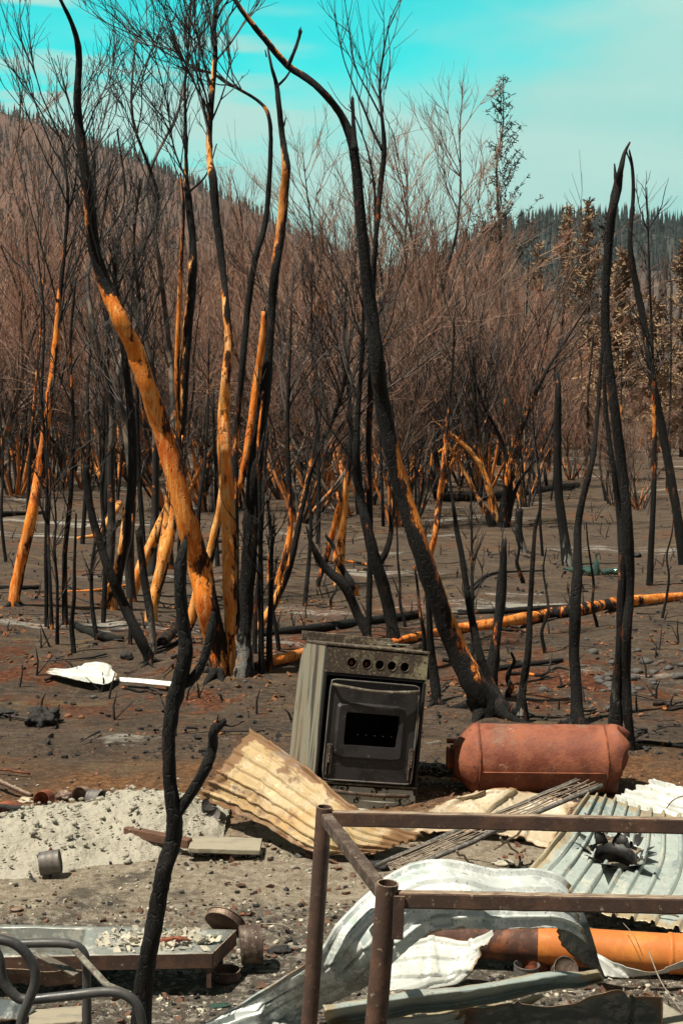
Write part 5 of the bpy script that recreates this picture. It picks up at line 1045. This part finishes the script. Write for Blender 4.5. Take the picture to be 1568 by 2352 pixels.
plank('brown scorched plank in the ash heap left of the sapling', [(290, 1918, .05), (440, 1948, .03)], .045, .04, 'brownplank')
plank('flat rock like board at the bottom left under the chair frame', [(70, 2350, .02), (195, 2340, .02)], .12, .02, 'board')
# pipes at far left
def pipe_o(label, p, q, r_, mat, name='pipe', cat='pipe', amp=.002):
    mb = MB(); mb.tube(wob(p, q, 10, amp, int(p[0] * 100) + 5), r_, 12, rough=.02); return tag(mb.build(name, M[mat], loc=tuple(p)), label, cat)
pipe_o('rusty straight pipe pointing in from the left edge', PZ(-20, 1786, .06), PZ(72, 1828, .03), .012, 'rust')
pipe_o('thin rusty rod near the left edge', PZ(-10, 1766, .04), PZ(70, 1776, .02), .006, 'potrust', 'rod')
pipe_o('black charred stick at the left edge beside the ash heap', PZ(-10, 1852, .03), PZ(120, 1862, .02), .014, 'charlump', 'charred_stick', 'stick')
pipe_o('black charred branch end at the left edge', PZ(-10, 1880, .04), PZ(30, 1872, .05), .02, 'charlump', 'charred_stick', 'stick')
def wire(label, pts, r_, mat='wire', name='wire'):
    C = catmull([tuple(PZ(*q)) for q in pts], 8); mb = MB(); mb.tube(C, r_, 5); return tag(mb.build(name, M[mat], loc=tuple(C[0])), label, 'wire')
wire('thin dark wire arching over the ash right of the sapling', [(390, 2078, .01), (440, 2050, .06), (500, 2015, .12), (560, 2032, .05), (570, 2045, .01)], .0012, 'stdark_' if False else 'wire')
wire('brown wire loop on the ground right of the sink', [(560, 2135, .01), (600, 2122, .03), (650, 2125, .03), (680, 2140, .01)], .0025)
wire('pale straight wire at the bottom right corner', [(1488, 2185, .2), (1520, 2260, .14), (1580, 2345, .08)], .0025)
wire('thin dark wire over the orange pipe', [(1430, 2120, .2), (1455, 2150, .2), (1475, 2195, .12)], .0012)
wire('curved dark cable at the right edge by the white sheet', [(1530, 1855, .18), (1545, 1838, .26), (1570, 1828, .28), (1600, 1835, .26)], .003)
wire('rust coloured bent wire right of the sheet hole', [(1480, 2120, .06), (1500, 2104, .1), (1540, 2100, .12), (1580, 2116, .08)], .004)
# ------------------------------------------------------------------ sink unit
sk = empty('metal_sink', tuple(PZ(250, 2150, .26)), 'sooty sheet metal sink unit with sunken basin, lower left', 'sink')
Z0 = .15; c_fl, c_fr, c_br, c_bl = PZ(-60, 2200, Z0), PZ(487, 2190, Z0), PZ(542, 2136, Z0), PZ(-90, 2122, Z0)
bf = [PZ(12, 2176, Z0), PZ(205, 2178, Z0), PZ(243, 2140, Z0), PZ(8, 2134, Z0)]
def bl(u_, v_): return (c_fl.lerp(c_fr, u_)).lerp(c_bl.lerp(c_br, u_), v_)
mb = MB(); US = [0, .04, .10, .16, .22, .28, .34, .40, .46, .50, .6, .7, .8, .9, 1]; VS = [0, .1, .3, .5, .72, .9, 1]; vs = []; fs = []
for v_ in VS:
    for u_ in US: p = bl(u_, v_); p.z += .006 * mnoise.noise(p * 6) - .012 * sst(.5, .9, u_) * math.sin(v_ * 3.1); vs.append(tuple(p))
W_ = len(US)
for i in range(len(VS) - 1):
    for j in range(W_ - 1):
        if 2 <= j < 8 and 1 <= i < 5: continue
        fs.append((i * W_ + j, i * W_ + j + 1, (i + 1) * W_ + j + 1, (i + 1) * W_ + j))
mb.add(vs, fs); mb.build('sink_top', M['tray'], sk, solid=.003)
mb = MB(); tr = [Vector(vs[1 * W_ + 2]), Vector(vs[1 * W_ + 8]), Vector(vs[5 * W_ + 8]), Vector(vs[5 * W_ + 2])]; cen = sum(tr, Vector()) / 4
lo = [p.lerp(cen, .14) - Vector((0, 0, .085)) for p in tr]; mb.add([tuple(p) for p in tr + lo], [(0, 1, 5, 4), (1, 2, 6, 5), (2, 3, 7, 6), (3, 0, 4, 7), (4, 5, 6, 7)]); mb.build('basin', M['tray'], sk, solid=.003, smooth=False)
mb = MB(); dn = Vector((0, 0, -.05)); mb.add([tuple(p) for p in (c_fl, c_fr, c_fr + dn, c_fl + dn)], [(0, 1, 2, 3)]); mb.add([tuple(p) for p in (c_fr, c_br, c_br + dn * 1.1, c_fr + dn * 1.1)], [(0, 1, 2, 3)])
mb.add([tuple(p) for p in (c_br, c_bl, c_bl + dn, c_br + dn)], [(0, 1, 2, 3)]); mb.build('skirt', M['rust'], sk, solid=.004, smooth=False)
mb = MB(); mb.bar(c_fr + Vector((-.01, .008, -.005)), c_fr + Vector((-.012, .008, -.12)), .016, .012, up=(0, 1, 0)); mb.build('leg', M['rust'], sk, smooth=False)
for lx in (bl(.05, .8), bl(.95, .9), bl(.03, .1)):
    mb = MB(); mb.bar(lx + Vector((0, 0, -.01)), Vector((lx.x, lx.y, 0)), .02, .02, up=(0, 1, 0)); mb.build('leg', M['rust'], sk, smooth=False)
for i, (x, y) in enumerate(((102, 2150), (134, 2149))):
    can(('rusty tap stub left one of two in the basin', 'grey tap stub right one of two in the basin')[i], PZ(x, y + 10, .085), (.2, -.25, 1), .018, .045, ('potrust', 'greymet')[i], 'tap_stub', 'tap', rings=1)
mb = MB(); r = random.Random(3)
def chunk(mb, c, s, r, flat=.6):
    n_ = 6; vs = []
    for k in range(8):
        sx, sy, sz = (k & 1) * 2 - 1, (k >> 1 & 1) * 2 - 1, (k >> 2) * 2 - 1
        vs.append((sx * s * r.uniform(.35, 1), sy * s * r.uniform(.35, 1), sz * s * flat * r.uniform(.4, 1)))
    q_ = Matrix.Rotation(r.random() * 6.28, 3, 'Z') @ Matrix.Rotation(r.gauss(0, .6), 3, 'X') @ Matrix.Rotation(r.gauss(0, .6), 3, 'Y')
    vs = [tuple(q_ @ Vector(w_) + Vector(c)) for w_ in vs]
    mb.add(vs, [(0, 2, 3, 1), (4, 5, 7, 6), (0, 1, 5, 4), (2, 6, 7, 3), (0, 4, 6, 2), (1, 3, 7, 5)])
for i in range(330):
    u_, v_ = r.gauss(.72, .11), r.gauss(.55, .2)
    if not (.5 < u_ < .98 and .05 < v_ < .95): continue
    p = bl(u_, v_); chunk(mb, (p.x, p.y, p.z + .003), .003 + .02 * r.random() ** 2, r, .10)
tag(mb.build('white_flakes', M['rubble'], loc=tuple(bl(.7, .5)), smooth=False), 'pale flaking ash scattered on the sink top', 'ash flakes', kind='stuff')
for i, (u_, v_, a_) in enumerate(((.76, .35, .2), (.82, .45, -.5))):
    p = bl(u_, v_); mb = MB(); mb.tube([tuple(p + Vector((math.cos(a_) * t_, math.sin(a_) * t_, .012 + .008 * math.sin(t_ * 40)))) for t_ in np.linspace(-.06, .06, 9)], [.002, .006, .009, .008, .01, .009, .007, .005, .002], 8, rough=.15)
    tag(mb.build('rust_scrap', M['potrust'], loc=tuple(p)), ('red rusty scrap on the sink top, nearer one', 'red rusty scrap on the sink top, farther one')[i], 'scrap')
# ------------------------------------------------------------------ tube chair frame (bottom left)
ch = empty('chair_frame', tuple(PZ(150, 2400, .0)), 'burnt tubular steel chair frame lying at the bottom left corner', 'chair')
def ctube(pts, r_, part='frame_tube', mat='tube'):
    C = catmull([tuple(P(*q)) for q in pts], 8); mb = MB(); mb.tube(C, r_, 14, rough=.008); mb.build(part, M[mat], ch)
ctube([(-60, 2150, 3.42), (0, 2158, 3.42), (35, 2168, 3.42), (62, 2192, 3.42), (80, 2226, 3.42), (81, 2258, 3.42), (66, 2300, 3.42), (50, 2345, 3.42), (40, 2420, 3.42)], .0125)
ctube([(-30, 2150, 3.50), (-2, 2200, 3.50), (8, 2250, 3.50), (32, 2284, 3.50), (62, 2296, 3.50), (150, 2288, 3.50), (240, 2278, 3.50), (285, 2284, 3.50), (312, 2305, 3.50), (326, 2345, 3.50), (330, 2420, 3.50)], .0125)
ctube([(40, 2168, 3.85), (110, 2166, 3.85), (158, 2168, 3.85), (186, 2180, 3.85), (198, 2210, 3.85), (200, 2290, 3.85), (202, 2440, 3.85)], .0125)
mb = MB(); mb.bar(P(172, 2182, 3.83), P(246, 2262, 3.62), .018, .008); mb.bar(P(244, 2260, 3.62), P(298, 2282, 3.55), .016, .007); mb.build('cross_bar', M['sttrim'], ch, smooth=False, bevel=.002)
mb = MB(); mb.bar(P(0, 2140, 4.0), P(60, 2190, 3.9), .028, .006); mb.bar(P(85, 2190, 3.92), P(178, 2238, 3.85), .028, .006); mb.build('seat_bar', M['sttrim'], ch, smooth=False, bevel=.002)
sheet('metal_strip', 'rusty brown strip under the sink behind the chair tubes', [[(-20, 2222, .16), (80, 2230, .16), (196, 2236, .16)], [(-20, 2255, .10), (80, 2262, .10), (205, 2272, .10)]], 'rust', None, 30, 12, (0, .05, 0, 0), .005, seed=21)
sheet('metal_strip', 'grey strip lying in the bottom left corner', [[(-20, 2296, .08), (30, 2305, .06), (84, 2322, .04)], [(-20, 2345, .04), (20, 2350, .03), (60, 2342, .03)]], 'galvd', None, 20, 12, crumple=.006, seed=22)
# ------------------------------------------------------------------ ash heap, rubble, stones
hb = [PZ(-40, 1990, 0), PZ(480, 1990, 0), PZ(470, 1840, 0), PZ(-30, 1870, 0)]
NX, NY = 170, 110; X = np.zeros((NY, NX)); Y = X.copy(); Z = X.copy()
x0, x1, y0, y1 = -1.75, -.55, 5.95, 7.3
def heap(x, y):
    r1 = math.hypot((x + 1.18) / .62, (y - 6.62) / .52); r2 = math.hypot((x + .82) / .36, (y - 6.75) / .42); r3 = math.hypot((x + 1.5) / .4, (y - 6.3) / .4)
    h = .125 * max(0, 1 - r1 ** 1.6) + .10 * max(0, 1 - r2 ** 2) + .06 * max(0, 1 - r3 ** 2)
    if h > 0:
        q = Vector((x * 11, y * 11, 0)); d = mnoise.voronoi(q)[0][0]; d2 = mnoise.voronoi(q * 2.3)[0][0]
        h += (.022 * (.5 - d) + .012 * (.5 - d2) + .008 * mnoise.noise(q * 4) + .02 * mnoise.noise(Vector((x * 5, y * 5, 1)))) * min(1, h / .04)
    return h
for i in range(NY):
    for j in range(NX):
        x = x0 + (x1 - x0) * j / (NX - 1); y = y0 + (y1 - y0) * i / (NY - 1); X[i, j], Y[i, j] = x, y; Z[i, j] = hgt(x, y) - .012 + heap(x, y)
tag(grid_obj('ash_heap', X, Y, Z, M['ash']), 'pale lumpy heap of ash and plaster at left', 'ash heap')
ICO = []
_b = bmesh.new(); bmesh.ops.create_icosphere(_b, subdivisions=1, radius=1); ICO = [v_.co.copy() for v_ in _b.verts]; ICF = [tuple(v_.index for v_ in f_.verts) for f_ in _b.faces]; _b.free()
def nugget(mb, c, s, r, flat=.6):
    q_ = Matrix.Rotation(r.random() * 6.28, 3, 'Z') @ Matrix.Diagonal((r.uniform(.8, 1.3), r.uniform(.6, 1), flat))
    mb.add([tuple(q_ @ (v_ * r.uniform(.7, 1.15) * s) + Vector(c)) for v_ in ICO], ICF)
def scatter(name, label, n, reg, size, mat, seed, dens=None, zf=None, flat=.6, cat='debris', rnd=False):
    r = random.Random(seed); mb = MB()
    for i in range(n):
        x, y = reg(r); 
        if dens and r.random() > dens(x, y): continue
        if mat != 'ash' and -1.8 < x < -.4 and 5.9 < y < 7.3 and heap(x, y) > .015 and r.random() < .88: continue
        z = hgt(x, y) + (heap(x, y) if -1.8 < x < -.4 and 5.9 < y < 7.3 else 0); s = size(r, x, y); (nugget if rnd else chunk)(mb, (x, y, z + s * .2), s, r, flat)
    return tag(mb.build(name, M[mat], smooth=rnd), label, cat, kind='stuff')
scatter('heap_lumps', 'crumbled pale lumps over and round the ash heap', 1500, lambda r: (r.gauss(-1.1, .42), r.gauss(6.5, .32)), lambda r, x, y: .0025 + .018 * r.random() ** 7, 'ash', 1, rnd=True)
scatter('charcoal_bits', 'black charcoal bits strewn over the near ground', 6500, lambda r: ((lambda y: (r.uniform(-.27, .27) * y, y))(4.2 + 4.5 * r.random())), lambda r, x, y: .0015 + .010 * r.random() ** 8, 'charlump', 2, lambda x, y: .25 + .75 * (fbm(x, y, .5, 2) > .05))
scatter('ash_crumbs', 'pale ash crumbs and plaster bits on the near ground', 6500, lambda r: ((lambda y: (r.uniform(-.27, .27) * y, y))(4.0 + 3.6 * r.random())), lambda r, x, y: .002 + .012 * r.random() ** 7, 'rubble', 3, lambda x, y: .15 + .85 * (fbm(x + 5, y, .45, 2) > 0), rnd=True)
scatter('rust_crumbs', 'red brown rust and brick crumbs on the near ground', 2600, lambda r: ((lambda y: (r.uniform(-.27, .27) * y, y))(4.0 + 4.2 * r.random())), lambda r, x, y: .002 + .012 * r.random() ** 6, 'rubbleor', 4, lambda x, y: .1 + .9 * (fbm(x - 5, y, .6, 2) > .12))
scatter('leaf_litter', 'scorched red brown leaf litter beneath the trees', 9000, lambda r: (r.uniform(-3.6, 3.8), r.uniform(8.6, 15)), lambda r, x, y: .006 + .02 * r.random() ** 3, 'litter', 5, lambda x, y: 1.0 * (fbm(x, y, 1.3, 3) > .12), flat=.3)
scatter('ground_char', 'small black char fragments over the burnt ground', 5000, lambda r: ((lambda y: (r.uniform(-.27, .27) * y, y))(8 + 24 * r.random() ** 1.6)), lambda r, x, y: .004 + .022 * r.random() ** 6, 'charlump', 6)
cl = lambda r: ((lambda y: (r.uniform(-.27, .27) * y, y))(r.uniform(4.1, 5.7)))
scatter('litter_flakes', 'grey and white flaky litter mixed over the nearest ground', 3800, cl, lambda r, x, y: .002 + .013 * r.random() ** 7, 'rubble', 31, lambda x, y: .25 + .75 * (fbm(x, y, .4, 2) > -.05), flat=.25)
scatter('litter_char', 'charcoal litter mixed over the nearest ground', 5200, cl, lambda r, x, y: .002 + .012 * r.random() ** 7, 'charlump', 32, lambda x, y: .3 + .7 * (fbm(x + 3, y, .5, 2) > -.1), flat=.4)
scatter('litter_wood', 'brown scorched splinters mixed over the nearest ground', 1500, cl, lambda r, x, y: .003 + .018 * r.random() ** 4, 'brownplank', 33, flat=.3)
sb = lambda r: (r.uniform(-.7, 1.5), r.uniform(5.0, 7.6))
scatter('stove_litter', 'charred splinters and scraps strewn round the cooker and rack', 1700, sb, lambda r, x, y: .003 + .02 * r.random() ** 4, 'brownplank', 35, lambda x, y: .2 + .8 * (fbm(x, y, .4, 2) > 0), flat=.3)
scatter('stove_cinders', 'grey and black cinders strewn round the cooker and rack', 2600, sb, lambda r, x, y: .002 + .016 * r.random() ** 5, 'charlump', 36, lambda x, y: .2 + .8 * (fbm(x + 9, y, .4, 2) > 0), flat=.5)
scatter('bank_lumps', 'clods and burnt roots on the banks under the trees', 900, lambda r: (r.uniform(-3.4, 3.4), r.uniform(8.8, 15)), lambda r, x, y: .006 + .022 * r.random() ** 4, 'litter', 37, lambda x, y: 1. * (fbm(x + 2, y, 1.2, 3) > .1), rnd=True)
def lump(label, name, p, s, mat, seed, sq=(1, 1, .75), group=None, cat='stone', sub=3, amp=.45, fr=1.6):
    bm = bmesh.new(); bmesh.ops.create_icosphere(bm, subdivisions=sub, radius=1)
    for v_ in bm.verts: k = 1 + amp * mnoise.noise(v_.co * fr + Vector((seed * 3.3, 0, 0))) + amp * .4 * mnoise.noise(v_.co * fr * 3 + Vector((seed, 0, 0))); v_.co = Vector((v_.co.x * sq[0], v_.co.y * sq[1], v_.co.z * sq[2])) * k * s
    me = bpy.data.meshes.new(name); bm.to_mesh(me); bm.free(); me.polygons.foreach_set('use_smooth', [True] * len(me.polygons)); me.materials.append(M[mat]); o = bpy.data.objects.new(name, me); COL.objects.link(o); o.location = p + Vector((0, 0, s * sq[2] * .35)); return tag(o, label, cat, group)
lump('black burnt root stump at the left above the rusty scraps', 'burnt_stump', G(100, 1662), .085, 'charlump', 3, (1.15, 1, .9), cat='stump', sub=4, amp=.8, fr=2.2)
lump('low black charred lump at the left edge', 'burnt_stump', G(15, 1645), .06, 'charlump', 4, (1.2, 1, .5), cat='stump', sub=4, amp=.8, fr=2.2)
lump('small black cut stump left of the V pair', 'burnt_stump', G(292, 1512), .045, 'charlump', 5, (1.0, 1, .9), cat='stump')
lump('round black stump right of the white footed snag', 'burnt_stump', G(1462, 1278), .06, 'charlump', 6, cat='stump')
for i, (lab, nm, x, y, sz, mt, sq) in enumerate((('red brick fragment behind the middle of the back rail', 'brick_fragment', 1000, 1908, .035, 'rubbleor', (1.2, .8, .8)), ('rusty bent bracket lump leaning at the cooker drawer', 'rusty_bracket', 812, 1836, .035, 'potrust', (.8, .5, 1.2)),
    ('pale plaster chunk at the top of the ash heap', 'plaster_chunk', 375, 1838, .04, 'ash', (1.3, .9, .7)), ('large pale plaster chunk at the left foot of the ash heap', 'plaster_chunk', 40, 1960, .05, 'ash', (1.3, .9, .6)), ('pale plaster lump beside the fallen grey can', 'plaster_chunk', 62, 2000, .025, 'ash', (1.1, .9, .8)), ('cream crumbled slab just left of the rusty pot', 'plaster_chunk', 62, 1842, .03, 'beige', (1.2, .8, .6)),
    ('dark red crushed scrap at the left edge under the pot', 'crushed_scrap', 20, 1858, .05, 'potrust', (1.3, 1, .5)), ('brown tangled coil heap right of the rusty pot', 'scrap_coil', 150, 1838, .04, 'rust', (1.1, .8, .8)), ('grey stone chunk under the cream sheet edge', 'stone', 690, 1968, .02, 'stone', (1.2, .8, .6)), ('small brick crumb in front of the grey plank', 'brick_fragment', 522, 1972, .018, 'rubbleor', (1, .8, .8)),
    ('white plaster lump beside the wire rack', 'plaster_chunk', 1160, 1988, .03, 'rubble', (1.6, .8, .6)), ('black charred chunk between rack and back leg', 'charred_chunk', 860, 1995, .04, 'charlump', (1.5, 1, .5)), ('black charred chunk right of the tin drum', 'charred_chunk', 640, 2185, .03, 'charlump', (1.5, 1, .4)), ('turquoise scrap of melted plastic near the bottom', 'melted_plastic', 505, 2312, .02, 'glass', (1.6, .8, .4)))):
    lump(lab, nm, PT(x, y, 0), sz, mt, 90 + i, sq, cat=nm.replace('_', ' '), sub=3, amp=.7, fr=1.9)
r = random.Random(12)
for i in range(46):
    x, y = r.gauss(1440, 75), r.gauss(1545, 38)
    if i < 4: x, y = ((1418, 1505), (1360, 1500), (1385, 1588), (1450, 1560))[i]
    lump('small sooty grey stone lying in ash on the right hand slope', 'stone', G(x, y), r.uniform(.018, .045), 'stone', i, (r.uniform(.9, 1.4), 1, r.uniform(.5, .8)), 'sooty stones at right', sub=2)
for i in range(22):
    x, y = r.uniform(0, 1568), r.uniform(1360, 1640)
    lump('small sooty stone lying alone on the burnt ground', 'stone', G(x, y), r.uniform(.01, .026), 'stone', 60 + i, (1.2, 1, .6), 'scattered sooty stones', sub=2)
# green bottles
for i, (dx, dy, a_, fl) in enumerate(((-.20, .02, 2.6, 0), (-.12, -.04, 1.9, 0), (-.04, .05, 0, 1), (.02, -.03, .3, 0), (.08, .03, -.4, 0), (-.09, .10, 1.2, 0), (.15, -.02, .1, 0), (.0, .10, 2.2, 0))):
    g = G(1378, 1322); p = g + Vector((dx, dy, .04 if not fl else 0)); d = Vector((0, .1, 1)) if fl else Vector((math.cos(a_), math.sin(a_), .12))
    mb = MB(); mb.lathe([(.001, 0), (.034, 0), (.036, .008), (.036, .12), (.033, .145), (.018, .18), (.013, .20), (.013, .235), (.016, .237), (.016, .25), (.011, .25)], 20, orient(p, d))
    tag(mb.build('glass_bottle', M['glass'], loc=tuple(p)), 'green glass bottle lying in the small heap on the far ground' if not fl else 'green glass bottle standing upright in the small heap', 'bottle', 'green bottles' if not fl else None)
# stubble: burnt stalks poking out of the ground
mb = MB(); r = random.Random(17)
for i in range(420):
    Y_ = 9 + 26 * r.random() ** 1.3; X_ = r.uniform(-.26, .26) * Y_; h = r.uniform(.04, .22) * (1 if Y_ < 20 else 1.4); z = hgt(X_, Y_); a_ = r.gauss(0, .3)
    mb.tube([(X_, Y_, z - .02), (X_ + a_ * h * .5, Y_, z + h * .5), (X_ + a_ * h + r.gauss(0, .02), Y_ + r.gauss(0, .03), z + h)], [.009, .007, .002], 4, cap=False)
    if r.random() < .4: mb.tube([(X_, Y_, z), (X_ + r.gauss(0, .08), Y_, z + h * .7)], [.006, .002], 4, cap=False)
tag(mb.build('burnt_stubble', M['btwig']), 'short black burnt stalks poking out of the ground', 'stubble', kind='stuff')
mb = MB()
for i in range(260):
    Y_ = 8.5 + 22 * r.random() ** 1.3; X_ = r.uniform(-.26, .26) * Y_; L = r.uniform(.1, .5); a_ = r.random() * 6.28; q = []
    for k in range(5): xx = X_ + math.cos(a_) * L * k / 4 + r.gauss(0, .012); yy = Y_ + math.sin(a_) * L * k / 4; q.append((xx, yy, hgt(xx, yy) + .012 + r.random() * .02))
    mb.tube(q, np.linspace(.009, .003, 5) * r.uniform(.5, 1.4), 4, cap=False)
tag(mb.build('fallen_twigs', M['btwig']), 'thin burnt twigs lying scattered on the ground', 'twigs', kind='stuff')

# ------------------------------------------------------------------ smoky air
mb = MB(); mb.box((0, 2050, 208), (6400, 4200, 424))
t = bpy.data.materials.new('smoky_air'); t.use_nodes = True; tn = t.node_tree; tn.nodes.clear(); oo = tn.nodes.new('ShaderNodeOutputMaterial'); pv = tn.nodes.new('ShaderNodeVolumePrincipled')
pv.inputs['Density'].default_value = .00010; pv.inputs['Color'].default_value = (.62, .80, .84, 1); pv.inputs['Anisotropy'].default_value = .2; tn.links.new(pv.outputs[0], oo.inputs['Volume'])
hz_ = mb.build('haze', t, smooth=False); tag(hz_, 'thin smoky haze in the air', 'haze', kind='stuff')
